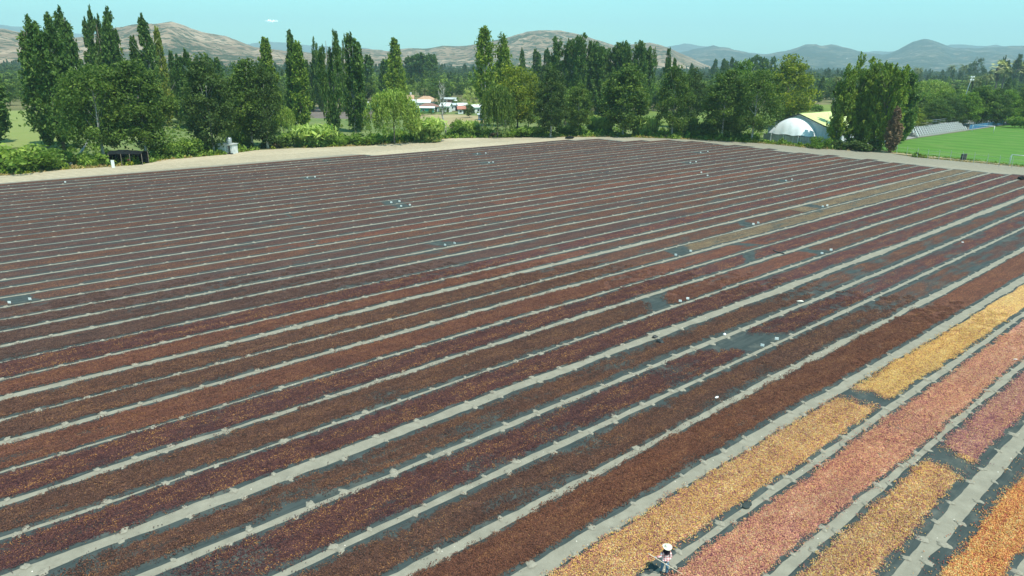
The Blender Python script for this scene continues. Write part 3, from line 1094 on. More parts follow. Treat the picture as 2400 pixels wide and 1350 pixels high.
        scl[:, 2] *= 0.8 + 0.9 * rng.random(n)
        scatter('fruit_pieces', pts, idx, rot, scl, CL, MP[k], fo)

# ---- heaps of earth that hold the cloth edges down
def heap_mesh(seed, n=16):
    r_ = np.random.default_rng(seed)
    ang = np.arange(n) / n * 2 * pi
    prof = 0.20 + 0.10 * r_.random(n) + 0.08 * (r_.random(n) > 0.72)
    V = [(0, 0, 0.07)]
    for ring, (k, z) in enumerate(((0.45, 0.06), (0.8, 0.03), (1.0, 0.0))):
        for j in range(n):
            rr = prof[j] * k
            V.append((cos(ang[j]) * rr * 1.25, sin(ang[j]) * rr * 0.95, max(z + (r_.random() - 0.5) * 0.05 * (ring < 2), 0.0)))
    F = [(0, 1 + j, 1 + (j + 1) % n) for j in range(n)]
    for q in range(2):
        for j in range(n):
            a, b = 1 + q * n + j, 1 + q * n + (j + 1) % n
            F += [(a, a + n, b + n), (a, b + n, b)]
    return np.array(V), np.array(F)


def mat_heap():
    t = NT('heap_earth')
    n = t.noise(8, None, 4, 0.7)
    c = t.ramp(n, [(0.3, (0.22, 0.205, 0.16)), (0.7, (0.36, 0.335, 0.265))])
    t.bsdf(c, 0.95, t.bump(n, 0.6, 0.04), 0.1)
    return t.m


M['heap'] = mat_heap()
HM = [heap_mesh(500 + i) for i in range(7)]
HMESH = [mesh('earth_heap', v, f, M['heap']) for v, f in HM]
heaps = []
for i in range(1, NS):
    for side in (0, 1):
        u = -8.0 + random.random() * 3
        while u < 179:
            if side == 0:
                vv = float(edges(i - 1, np.array([u]))[1][0]) - 0.02
            else:
                vv = float(edges(i, np.array([u]))[0][0]) + 0.02
            X, Y = Wn(u, vv)
            if Y > 15 and u < min(U_END[i], U_END[i - 1]):
                heaps.append((math.hypot(X, Y), X, Y, AZ + pi / 2 + random.uniform(-0.5, 0.5), random.uniform(0.5, 0.95)))
            u += random.uniform(1.9, 4.2) if i > 4 else random.uniform(1.6, 3.4)
heaps = [h for h in heaps if abs(h[1]) < h[2] * 0.80 + 3]
heaps.sort()
for k, (d, X, Y, rz, s_) in enumerate(heaps[:298]):
    o = ob('earth_heap', HMESH[k % 7], None, (X, Y, 0.03), rz, (s_, s_ * random.uniform(0.8, 1.1), s_ * random.uniform(0.8, 1.2)))
    props(o, 'small splayed heap of pale grey earth holding down the edge of a dark drying cloth', 'earth heap',
          'heaps of earth along the cloth edges')
VV = []
FF = []
n0 = 0
for k, (d, X, Y, rz, s_) in enumerate(heaps[298:]):
    v, f = HM[k % 7]
    if d > 60:
        v, f = v[:17 + 0], f[:16]
        v = v.copy()
        v[1:, :2] *= 2.1
        v[1:, 2] = -0.02
    c, s2 = cos(rz) * s_, sin(rz) * s_
    q = np.stack([v[:, 0] * c - v[:, 1] * s2 + X, v[:, 0] * s2 + v[:, 1] * c + Y, v[:, 2] * s_ + 0.03], 1)
    VV.append(q)
    FF.append(f + n0)
    n0 += len(v)
o = ob('earth_heaps', mesh('earth_heaps', np.concatenate(VV), np.concatenate(FF), M['heap']))
props(o, 'countless small pale earth heaps along the farther cloth edges', 'earth heaps', None, 'stuff')

# ---- number plates on short stakes, in pairs where one batch ends and the next begins
def sign_obj(u, v, d, label):
    t = empty('marker_sign', W(u, v, 0.0), random.uniform(-0.3, 0.3) - 0.25, label, 'marker sign', 'white marker signs between the batches')
    s_ = 0.85 if d < 90 else 0.95
    MB().box((0, 0, 0.22 * s_), (0.035, 0.035, 0.44 * s_)).build('stake', M['wood'], t)
    b = MB()
    b.box((0, -0.03, 0.42 * s_), (0.34 * s_, 0.02, 0.26 * s_))
    b.box((0, -0.045, 0.42 * s_), (0.28 * s_, 0.006, 0.20 * s_))
    b.build('plate', M['sign'], t)
    return t


SLAB = ['left', 'right']
names = ['before the widest path', 'at the near end of the rust red batch', 'at the near end of the long straw coloured batch',
         'by the bare patch right of the rust red batch', 'by the upper bare gap above the straw batch', 'by the dark bare gap left of centre',
         'on the farther of two adjoining gaps left of centre', 'on the nearer of two adjoining gaps left of centre', 'at the near end of the upper straw batch',
         'above the upper straw batch towards the track', 'by the blue grey gap far right of centre', 'on far strips below the bushy trees by the barn',
         'farthest up, nearest the track corner', 'on far strips below the yellow green tree', 'farthest up below the yellow green tree',
         'on far strips below the white hut', 'in the bare gap at the left edge']
for i, (u, v, k) in enumerate(sg[:-1]):
    X, Y = Wn(u, v)
    sign_obj(u, v + 0.15, math.hypot(X, Y), 'white stake plate, %s one %s' % (SLAB[i % 2], names[i // 2]))
u, v, k = sg[-1]
sign_obj(u, v + 0.15, 120, 'small white plate on a stake alone near the far left edge of the field')

# ---- litter on the field
def crumple(name, n, size, mat, loc, label, cat, flat=0.45, rz=0.0, seed=0, elong=1.6):
    r_ = np.random.default_rng(seed)
    V = []
    F = []
    nl, nr = 12, 7
    for i in range(nr):
        ph = pi * i / (nr - 1)
        for j in range(nl):
            th = 2 * pi * j / nl
            k = 1 + (float(fbm(cos(th) * 1.7 + 5 + i, sin(th) * 1.7 + 5, seed, 3)) - 0.5) * 1.1
            V.append((sin(ph) * cos(th) * size * elong * k, sin(ph) * sin(th) * size * k, max((cos(ph) + 0.6) * size * flat * k, 0)))
    for i in range(nr - 1):
        for j in range(nl):
            a, b = i * nl + j, i * nl + (j + 1) % nl
            F.append((a, a + nl, b + nl, b))
    o = ob(name, mesh(name, np.array(V), np.array(F), mat), None, loc, rz)
    return props(o, label, cat)


M['black_plastic'] = plain('black_plastic', (0.035, 0.04, 0.04), 0.45, 0.4, 0.4, 9)
M['paper'] = plain('pale_paper', (0.72, 0.68, 0.58), 0.8, 0.2, 0.15, 9)
crumple('bundle', 1, 0.20, M['black_plastic'], G(1535, 792) + (0.02,), 'crumpled black bundle lying on the edge of the widest path', 'bundle', 0.7, 0.4, 3, 1.5)
crumple('bundle', 1, 0.20, M['black_plastic'], G(1547, 804) + (0.07,), 'long crumpled dark bundle lying on the fruit just right of the other bundle', 'bundle', 0.6, 1.9, 4, 1.9)
crumple('paper_bag', 1, 0.16, M['paper'], G(1875, 708) + (0.05,), 'flattened cream paper bag on a narrow path right of centre', 'bag', 0.5, 0.2, 5, 2.2)
crumple('plastic_bag', 1, 0.10, M['sign'], G(1680, 934) + (0.05,), 'white crumpled plastic bag on reddish fruit below centre right', 'bag', 0.6, 0.8, 6, 1.8)
crumple('plastic_bag', 1, 0.09, M['sign'], G(2256, 569) + (0.05,), 'small white bag on dark fruit near the right edge', 'bag', 0.6, 0.2, 8, 2.2)
crumple('plastic_bag', 1, 0.10, M['sign'], G(2380, 845) + (0.05,), 'white scrap of plastic on the path at the right edge', 'bag', 0.6, 0.2, 9, 2.0)
crumple('plastic_bag', 1, 0.11, M['sign'], G(1698, 786) + (0.02,), 'small white bag on the path left of the bare cloth gap', 'bag', 0.9, 0.2, 10, 1.2)
crumple('net_heap', 1, 0.8, M['black_cloth'], G(2396, 420) + (0.02,), 'tangled heap of black net on a cloth end at the right edge', 'net', 0.4, 0.9, 12, 2.2)
crumple('net_heap', 1, 0.9, M['black_cloth'], G(1334, 325) + (0.02,), 'dark rolled net left on the far corner of the field', 'net', 0.5, 0.2, 13, 1.6)
crumple('net_heap', 1, 0.22, M['cloth'], G(1190 + 560, 1186) + (0.03,), 'crumpled fold of dark net crossing the path behind the worker', 'net', 0.35, 0.9, 14, 1.5)
crumple('net_heap', 1, 0.4, M['cloth'], G(765, 378) + (0.03,), 'grey crumpled sheet lying between far strips left of centre', 'sheet', 0.3, 0.3, 15, 2.4)
hose = MB().tube([G(1812, 589) + (0.12,), G(1820, 592) + (0.1,), G(1828, 594) + (0.12,), G(1838, 596) + (0.06,)], 0.07)
props(hose.build('black_hose', M['black_plastic']), 'short black hose lying over a cloth right of centre', 'hose')

# stones and scraps on the paths
sv = []
for k in range(900):
    i = random.randint(1, 26)
    u = random.uniform(0, 150)
    v = float(path_v(i, u)) + random.uniform(-0.5, 0.5) * WID[i]
    X, Y = Wn(u, v)
    if Y > 15 and math.hypot(X, Y) < 90:
        sv.append((X, Y))
st_v = np.array([(1, 0, 0), (0, 1, 0), (-1, 0, 0), (0, -1, 0), (0, 0, 1.0)]) * 0.03
st_f = np.array([(0, 1, 4), (1, 2, 4), (2, 3, 4), (3, 0, 4)])
VV = np.concatenate([st_v * random.uniform(0.5, 1.4) + (x, y, 0.008) for x, y in sv])
FF = np.concatenate([st_f + 5 * k for k in range(len(sv))])
props(ob('pebbles', mesh('pebbles', VV, FF, M['paper'])), 'scattered pale pebbles and scraps on the earth paths', 'pebbles', None, 'stuff')

# ================================================================== VEGETATION
def leaf_quads(C, size, seed, up=0.0, elong=1.0, droop=False, axis=None):
    """small bent leaf sprays: two triangles each, in every direction"""
    r_ = np.random.default_rng(seed)
    n = len(C)
    nrm = r_.normal(size=(n, 3))
    nrm[:, 2] += up
    nrm /= np.linalg.norm(nrm, axis=1)[:, None]
    if axis is None:
        a = r_.normal(size=(n, 3))
    else:
        a = np.broadcast_to(np.array(axis, float), (n, 3)) + r_.normal(size=(n, 3)) * 0.35
    t1 = a - nrm * (a * nrm).sum(1)[:, None]
    t1 /= np.linalg.norm(t1, axis=1)[:, None] + 1e-9
    t2 = np.cross(nrm, t1)
    sz = size * (0.6 + 0.8 * r_.random(n))
    p0 = C - t1 * (sz * elong)[:, None]
    p1 = C + t2 * (sz * 0.55)[:, None] + nrm * (sz * 0.15)[:, None]
    p2 = C + t1 * (sz * elong)[:, None]
    p3 = C - t2 * (sz * 0.55)[:, None] + nrm * (sz * 0.15)[:, None]
    V = np.stack([p0, p1, p2, p3], 1).reshape(-1, 3)
    i = np.arange(n)[:, None] * 4
    F = np.concatenate([i + np.array([0, 1, 2]), i + np.array([0, 2, 3])], 0)
    return V, F


def leaf_mesh(name, C, size, seed, lv=None, **kw):
    V, F = leaf_quads(C, size, seed, **kw)
    r_ = np.random.default_rng(seed + 1)
    if lv is None:
        lv = r_.random(len(C))
    lv = np.clip(lv * 0.7 + r_.random(len(C)) * 0.3, 0, 1)
    return mesh(name, V, F, M['broad'], False, {'lv': np.repeat(lv, 4)})


# All crowns are built 1 m tall and are scaled to the tree.
def poplar_crown(seed, tops=1, slim=0.105, base=0.04, n=9000, lean=0.0, ragg=1.0, size=0.0125, blunt=0.62):
    r_ = np.random.default_rng(seed)
    C = []
    L = []
    stems = [(r_.uniform(-0.6, 0.6) * slim * (tops > 1), r_.uniform(-0.4, 0.4) * slim * (tops > 1), 1.0 if k == 0 else r_.uniform(0.82, 0.97))
             for k in range(tops)]
    if tops > 1:
        for k in range(tops):
            stems[k] = ((k - (tops - 1) / 2) * slim * 1.05 + r_.uniform(-0.1, 0.1) * slim, r_.uniform(-0.4, 0.4) * slim, stems[k][2])
        sl = slim * (0.78 if tops == 2 else 0.66)
    else:
        sl = slim
    npl = 150
    for sx, sy, H in stems:
        for k in range(npl // tops + 20):
            z0 = base + (H - base - 0.05) * r_.random() ** 0.9
            t = (z0 - base) / (H - base)
            env = (min(t / 0.22, 1) ** 0.6) * (1 - t) ** blunt * 1.12
            env *= 0.75 + 0.5 * float(fbm(z0 * 9, seed, seed, 2))
            an = r_.random() * 2 * pi
            rr = sl * env * (0.25 + 0.75 * math.sqrt(r_.random()))
            ln = r_.uniform(0.05, 0.11) * (1.1 - 0.5 * t)
            m = max(int(n / (npl + 20 * tops) * r_.uniform(0.6, 1.4)), 6)
            q = r_.random(m)
            spread = sl * r_.uniform(0.10, 0.24) * (1 - 0.65 * q)
            out = 1 + 0.55 * q * ragg * r_.uniform(0.2, 1)
            x = sx * min(1, 0.25 + t * 1.2) + cos(an) * rr * out + r_.normal(size=m) * spread
            y = sy * min(1, 0.25 + t * 1.2) + sin(an) * rr * out + r_.normal(size=m) * spread
            z = z0 + ln * (q - 0.3) * 1.35 + r_.normal(size=m) * 0.006
            x = x + lean * z
            C.append(np.stack([x, y, z], 1))
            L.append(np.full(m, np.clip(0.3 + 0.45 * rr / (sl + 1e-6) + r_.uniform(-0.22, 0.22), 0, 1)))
    C = np.concatenate(C)
    return leaf_mesh('poplar_crown', C, size, seed, np.concatenate(L), up=0.3, elong=1.2, axis=(0, 0, 1))


def broad_crown(seed, w=0.34, base=0.12, n=7000, blobs=70, size=0.013, top=0.0, squash=1.0, name='crown', flat=False):
    r_ = np.random.default_rng(seed)
    C = []
    L = []
    for k in range(blobs):
        for _ in range(20):
            d = r_.normal(size=3)
            d /= np.linalg.norm(d)
            if d[2] > -0.97:
                break
        rr = 0.45 + 0.52 * r_.random() ** 0.6
        zc = base + (1 - base) * (0.5 + 0.5 * d[2] * rr)
        zf = (zc - base) / (1 - base)
        env = (1 - 0.45 * max(zf - 0.35, 0) / 0.65) * (0.75 + 0.25 * min(zf / 0.25, 1)) if not flat else 1
        wx = w * env * (1 + 0.35 * (float(fbm(d[0] * 2 + 9, d[1] * 2 + 9 + d[2], seed, 2)) - 0.5))
        c = np.array([d[0] * rr * wx, d[1] * rr * wx, zc])
        s_ = r_.uniform(0.045, 0.095) * (w / 0.34) ** 0.5
        m = int(n / blobs * r_.uniform(0.6, 1.5))
        q = r_.normal(size=(m, 3))
        q /= np.linalg.norm(q, axis=1)[:, None]
        q *= (r_.random((m, 1)) ** 0.35)
        P_ = c + q * s_ * np.array([1.15, 1.15, 0.85 * squash])
        C.append(P_)
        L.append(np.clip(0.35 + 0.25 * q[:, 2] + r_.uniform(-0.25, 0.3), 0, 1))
    # twigs and single sprays reaching out of the crown
    m = n // 7
    d = r_.normal(size=(m, 3))
    d /= np.linalg.norm(d, axis=1)[:, None]
    zc = base + (1 - base) * (0.5 + 0.5 * d[:, 2])
    rr = r_.uniform(0.5, 1.08, m)
    C.append(np.stack([d[:, 0] * w * rr * 0.95, d[:, 1] * w * rr * 0.95, base + (1 - base) * (0.5 + 0.5 * d[:, 2] * rr * 0.98)], 1))
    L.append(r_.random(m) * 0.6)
    C = np.concatenate(C)
    return leaf_mesh(name, C, size, seed, np.concatenate(L), up=0.5)


def willow_crown(seed, w=0.52, n=9000, size=0.016, base=0.02):
    r_ = np.random.default_rng(seed)
    C = []
    L = []
    nst = 330
    for k in range(nst):
        an = r_.random() * 2 * pi
        rr = math.sqrt(r_.random())
        bump_ = 1 + 0.35 * (float(fbm(cos(an) * 2 + 5, sin(an) * 2 + 5, seed, 2)) - 0.5)
        x0, y0 = cos(an) * rr * w * bump_, sin(an) * rr * w * bump_
        z0 = (0.55 + 0.43 * math.sqrt(max(1 - rr ** 2.2, 0))) * (0.93 + 0.1 * r_.random())
        ln = (z0 - base) * r_.uniform(0.25, 0.95) * (0.45 + 0.55 * rr)
        m = int(n / nst * r_.uniform(0.6, 1.4))
        q = r_.random(m)
        out = 1 + 0.07 * np.sin(q * pi)
        x = x0 * out + r_.normal(size=m) * 0.014
        y = y0 * out + r_.normal(size=m) * 0.014
        z = z0 - ln * q
        C.append(np.stack([x, y, z], 1))
        L.append(np.full(m, np.clip(0.55 - 0.3 * 0 + r_.uniform(-0.4, 0.35), 0, 1)) * (1 - 0.35 * q))
    C = np.concatenate(C)
    return leaf_mesh('willow_crown', C, size, seed, np.concatenate(L), up=0.0, elong=1.7, axis=(0, 0, 1))


def shrub_crown(seed, n=1600, size=0.055, w=0.75, spiky=False):
    r_ = np.random.default_rng(seed)
    if spiky:
        m = n
        an = r_.random(m) * 2 * pi
        r0 = np.sqrt(r_.random(m)) * w * 0.55
        q = r_.random(m) ** 0.8
        lean = r_.uniform(0, 0.5, m)
        h = r_.uniform(0.6, 1.0, m)
        C = np.stack([cos_(an) * (r0 + lean * q * q * w), sin_(an) * (r0 + lean * q * q * w), h * q], 1)
        return leaf_mesh('leaves', C, size, seed, q * 0.9, elong=2.4, axis=(0, 0, 1))
    C = []
    L = []
    for k in range(16):
        an = r_.random() * 2 * pi
        rr = math.sqrt(r_.random()) * w * 0.75
        c = np.array([cos(an) * rr, sin(an) * rr, r_.uniform(0.2, 0.8) * (1 - 0.5 * rr / w)])
        m = n // 16
        q = r_.normal(size=(m, 3))
        q /= np.linalg.norm(q, axis=1)[:, None]
        q *= r_.random((m, 1)) ** 0.4
        C.append(c + q * r_.uniform(0.16, 0.34) * np.array([1.1, 1.1, 0.8]))
        L.append(np.clip(0.4 + 0.3 * q[:, 2] + r_.uniform(-0.2, 0.3), 0, 1))
    C = np.concatenate(C)
    C[:, 2] = np.abs(C[:, 2])
    return leaf_mesh('leaves', C, size, seed, np.concatenate(L), up=0.4)


cos_, sin_ = np.cos, np.sin


def trunk_mesh(seed, top=0.9, r0=0.014, limbs=9, spread=0.10, fork=1, lean=0.0, low=0.18, up=0.75):
    r_ = random.Random(seed)
    b = MB()
    for k in range(fork):
        dx = 0 if fork == 1 else (k - (fork - 1) / 2) * 0.07
        pts = [(0, 0, -0.01)] + [(dx * t + lean * t + r_.uniform(-0.006, 0.006), r_.uniform(-0.006, 0.006), t * top) for t in (0.12, 0.3, 0.5, 0.75, 1.0)]
        b.tube(pts, [r0 * 1.3, r0, r0 * 0.85, r0 * 0.65, r0 * 0.4, r0 * 0.12], 7)
    for k in range(limbs):
        z = low + (top - low - 0.1) * k / max(limbs - 1, 1)
        an = k * 2.4 + r_.random()
        ln = spread * r_.uniform(0.7, 1.2)
        p0 = (lean * z / top, 0, z)
        p1 = (p0[0] + cos(an) * ln * 0.5, sin(an) * ln * 0.5, z + ln * up * 0.5)
        p2 = (p0[0] + cos(an) * ln, sin(an) * ln, z + ln * up * 1.3)
        b.tube([p0, p1, p2], [r0 * 0.26, r0 * 0.15, r0 * 0.05], 5)
    return mesh('trunk', np.array(b.v), b.f, M['bark'], True)


def frond_fan(b, n, ln, droop, rise, width, seed, seg=6, z0=0.0, rise_min=-0.5):
    r_ = random.Random(seed)
    for k in range(n):
        an = k * 2.39996 + r_.random() * 0.4
        el = rise_min + (rise - rise_min) * r_.random()
        pts = []
        L_ = ln * r_.uniform(0.85, 1.1)
        x = 0.0
        z = z0
        e = el
        for q in range(seg + 1):
            pts.append((x, z))
            x += cos(e) * L_ / seg
            z += sin(e) * L_ / seg
            e -= droop / seg
        ca, sa = cos(an), sin(an)
        for q in range(seg):
            (x0, za), (x1, zb) = pts[q], pts[q + 1]
            w0 = width * (1 - abs(q / seg - 0.4) * 0.9)
            # leaflets on both sides, hanging a little
            for sgn in (-1, 1):
                for hh in (0.0, 0.5):
                    xa = x0 + (x1 - x0) * hh
                    zz = za + (zb - za) * hh
                    xb = x0 + (x1 - x0) * (hh + 0.34)
                    z2 = za + (zb - za) * (hh + 0.34)
                    tip = (xb + w0 * 0.5, sgn * w0, z2 - w0 * 0.35)
                    P3 = [(xa, 0, zz), (xb, 0, z2), tip]
                    P3 = [(p[0] * ca - p[1] * sa, p[0] * sa + p[1] * ca, p[2]) for p in P3]
                    b.add(P3, [(0, 1, 2)])


def palm_mesh(seed, n=60, ln=1.0, droop=1.6, rise=1.3, width=0.16, mat='palm'):
    b = MB()
    frond_fan(b, n, ln, droop, rise, width, seed)
    me = mesh('fronds', np.array(b.v), b.f, M[mat], False)
    a = me.attributes.new('lv', 'FLOAT', 'POINT')
    a.data.foreach_set('value', np.repeat(np.random.default_rng(seed).random(len(b.v) // 3), 3).astype(np.float32))
    return me


def fan_crown(seed):
    """crown of a tall fan palm: pale round leaves on stalks, unit radius"""
    r_ = random.Random(seed)
    b = MB()
    for k in range(54):
        an = k * 2.39996
        el = r_.uniform(-0.9, 1.35)
        L_ = r_.uniform(0.45, 0.75)
        c = Vector((cos(an) * cos(el) * L_, sin(an) * cos(el) * L_, sin(el) * L_ * 0.9))
        d = c.normalized()
        sx = d.cross(Vector((0, 0, 1))).normalized()
        for q in range(7):
            a2 = (q - 3) * 0.42
            t1 = d * cos(a2) + sx * sin(a2)
            a3 = a2 + 0.2
            t2 = d * cos(a3) + sx * sin(a3)
            e_ = r_.uniform(0.32, 0.45)
            b.add([c, c + t1 * e_ + Vector((0, 0, -0.12)), c + t2 * e_ * 0.8 + Vector((0, 0, -0.08))], [(0, 1, 2)])
    me = mesh('fronds', np.array([tuple(p) for p in b.v]), b.f, M['palm_pale'], False)
    a = me.attributes.new('lv', 'FLOAT', 'POINT')
    a.data.foreach_set('value', np.repeat(np.random.default_rng(seed).random(len(b.v) // 3), 3).astype(np.float32))
    return me


POP = [poplar_crown(1, 1, 0.095), poplar_crown(2, 2, 0.115), poplar_crown(3, 1, 0.085, ragg=1.5), poplar_crown(4, 2, 0.105, ragg=1.4),
       poplar_crown(5, 3, 0.13), poplar_crown(6, 1, 0.11, base=0.12, lean=0.03)]
POP_BL = [poplar_crown(15, 1, 0.13, blunt=0.34, n=9500, ragg=1.3), poplar_crown(16, 2, 0.14, blunt=0.36, n=10500, ragg=1.3), poplar_crown(17, 3, 0.16, blunt=0.36, n=11000)]
POP_OPEN = [poplar_crown(11, 1, 0.105, base=0.26, n=4200, ragg=1.7), poplar_crown(12, 2, 0.12, base=0.30, n=4600, ragg=1.6)]
BRD = [broad_crown(21, 0.30, 0.05, 9500, 95, 0.014), broad_crown(22, 0.34, 0.08, 9500, 95, 0.014), broad_crown(23, 0.27, 0.03, 9500, 100, 0.014),
       broad_crown(24, 0.42, 0.07, 10500, 110, 0.014), broad_crown(25, 0.36, 0.03, 9000, 80, 0.014)]
RND = [broad_crown(31, 0.50, 0.10, 5200, 55, 0.018, flat=True), broad_crown(32, 0.58, 0.08, 5200, 60, 0.018, flat=True),
       broad_crown(33, 0.45, 0.12, 4800, 50, 0.018, flat=True)]
WIL = [willow_crown(41), willow_crown(42, 0.46)]
SHR = [shrub_crown(51), shrub_crown(52, 1800, 0.05, 0.9), shrub_crown(53, 1500, 0.06, 0.65)]
REED = [shrub_crown(55, 1700, 0.055, 0.6, True), shrub_crown(56, 1700, 0.055, 0.75, True)]
TRK = [trunk_mesh(1), trunk_mesh(2, 0.85, 0.013, 10, 0.13), trunk_mesh(3, 0.88, 0.012, 8, 0.09, 2)]
TRK_B = [trunk_mesh(5, 0.75, 0.015, 9, 0.16, low=0.25, up=1.1), trunk_mesh(6, 0.7, 0.016, 10, 0.18, low=0.22, up=1.0)]
PALM_T = {}


def put(name, px, py, ptop, wpx, crown, trunk, mat, label, cat='tree', bark='bark', group=None, rz=None, zoff=0.0):
    """a tree standing where its foot is seen at (px, py), reaching to ptop"""
    X, Y = G(px, py)
    d = math.hypot(X, Y)
    H = ZAT(px, ptop, X, Y)
    t = empty(name, (X, Y, zoff), rz if rz is not None else random.uniform(0, 6.28), label, cat, group)
    wid = wpx / FPX * math.hypot(d, CAM_H) * (1.0)
    base_w = CW.setdefault(crown.name, crown_width(crown))
    s_ = wid / base_w
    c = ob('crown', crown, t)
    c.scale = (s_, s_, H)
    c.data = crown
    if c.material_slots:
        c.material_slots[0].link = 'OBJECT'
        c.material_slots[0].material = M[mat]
    k = ob('trunk', trunk, t)
    k.scale = (max(s_, H * 0.55), max(s_, H * 0.55), H)
    k.scale = (H * 0.9, H * 0.9, H)
    k.material_slots[0].link = 'OBJECT'
    k.material_slots[0].material = M[bark]
    return t


CW = {}


def crown_width(me):
    co = np.empty(len(me.vertices) * 3, np.float32)
    me.vertices.foreach_get('co', co)
    co = co.reshape(-1, 3)
    r = np.hypot(co[:, 0] - np.median(co[:, 0]), co[:, 1])
    return 2 * float(np.percentile(r, 93))


# ---- tall poplars (foot x, foot y, top y, width), from the left; then what sets each apart
for a in [
    (-6, 335, 92, 62, 0, 'poplar', 'dark columnar poplar cut by the left edge of the photo', 0, 'bark'),
    (112, 345, 33, 74, 1, 'poplar', 'massive dark poplar with two rounded tops, second tree from the left edge', 2, 'bark'),
    (150, 352, 42, 70, 3, 'poplar', 'massive dark poplar leafy to the ground, right of the two-topped one', 2, 'bark'),
    (160, 300, 30, 34, 2, 'poplar', 'slim poplar top rising just left of the tallest left poplar', 0, 'bark'),
    (200, 312, 12, 56, 1, 'poplar', 'tallest poplar of the left group, behind the wide leafy trees', 0, 'bark_pale'),
    (240, 290, 45, 30, 0, 'poplar', 'slim short poplar between the two tallest poplars on the left', 1, 'bark'),
    (266, 300, 12, 34, 3, 'poplar', 'left one of two equally tall poplars touching each other', 1, 'bark'),
    (298, 302, 12, 50, 1, 'poplar', 'right one of two equally tall poplars touching each other', 1, 'bark'),
    (342, 296, 84, 30, 2, 'poplar', 'short poplar hiding the foot of the left tan hill', 0, 'bark'),
    (370, 300, 37, 44, 0, 'poplar', 'tall poplar in front of the left hill, with pale bare lower trunk', 1, 'bark_pale'),
    (398, 296, 62, 26, 2, 'poplar_yellow', 'slim yellowing poplar with a white trunk before the left hill', 1, 'bark_pale'),
    (422, 290, 118, 22, 2, 'poplar', 'low dark poplar just right of the yellowing one', 0, 'bark'),
    (446, 302, 112, 46, 3, 'poplar', 'leaning dark poplar with two thin tops before the tan hillside', 2, 'bark_pale'),
    (640, 300, 87, 44, 2, 'poplar_fresh', 'light poplar top above the two leafy trees beside the hut', 2, 'bark'),
    (692, 300, 66, 46, 3, 'poplar', 'tall loose poplar with feathery branches, left of a slimmer one', 1, 'bark'),
    (712, 304, 95, 42, 2, 'poplar_fresh', 'slimmer fresh green poplar right beside the tall loose poplar', 2, 'bark'),
    (786, 324, 63, 56, 4, 'poplar', 'tall dark poplar with three spiky tops near the brown field', 2, 'bark'),
    (834, 310, 73, 60, 3, 'poplar', 'leaning poplar left of the big weeping willow', 2, 'bark_pale'),
    (930, 272, 90, 52, 5, 'poplar_fresh', 'single light green poplar rising behind the weeping willow', 0, 'bark'),
    (1136, 300, 63, 54, 6, 'poplar_fresh', 'tall open poplar with a visible trunk, left of the yellow green tree', 1, 'bark_pale'),
    (1184, 298, 76, 60, 7, 'poplar_fresh', 'open fresh green poplar with white forked trunk behind the yellow green tree', 2, 'bark_pale'),
    (1560, 262, 107, 44, 4, 'poplar', 'isolated blunt dark poplar right of the large dark grove', 0, 'bark'),
]:
    x, y, tp, wd, ci, mt, lb, ti, bk = a
    put('poplar', x, y, tp, wd * 0.86, (POP + POP_OPEN)[ci], TRK[ti], mt, lb, 'poplar', bk)
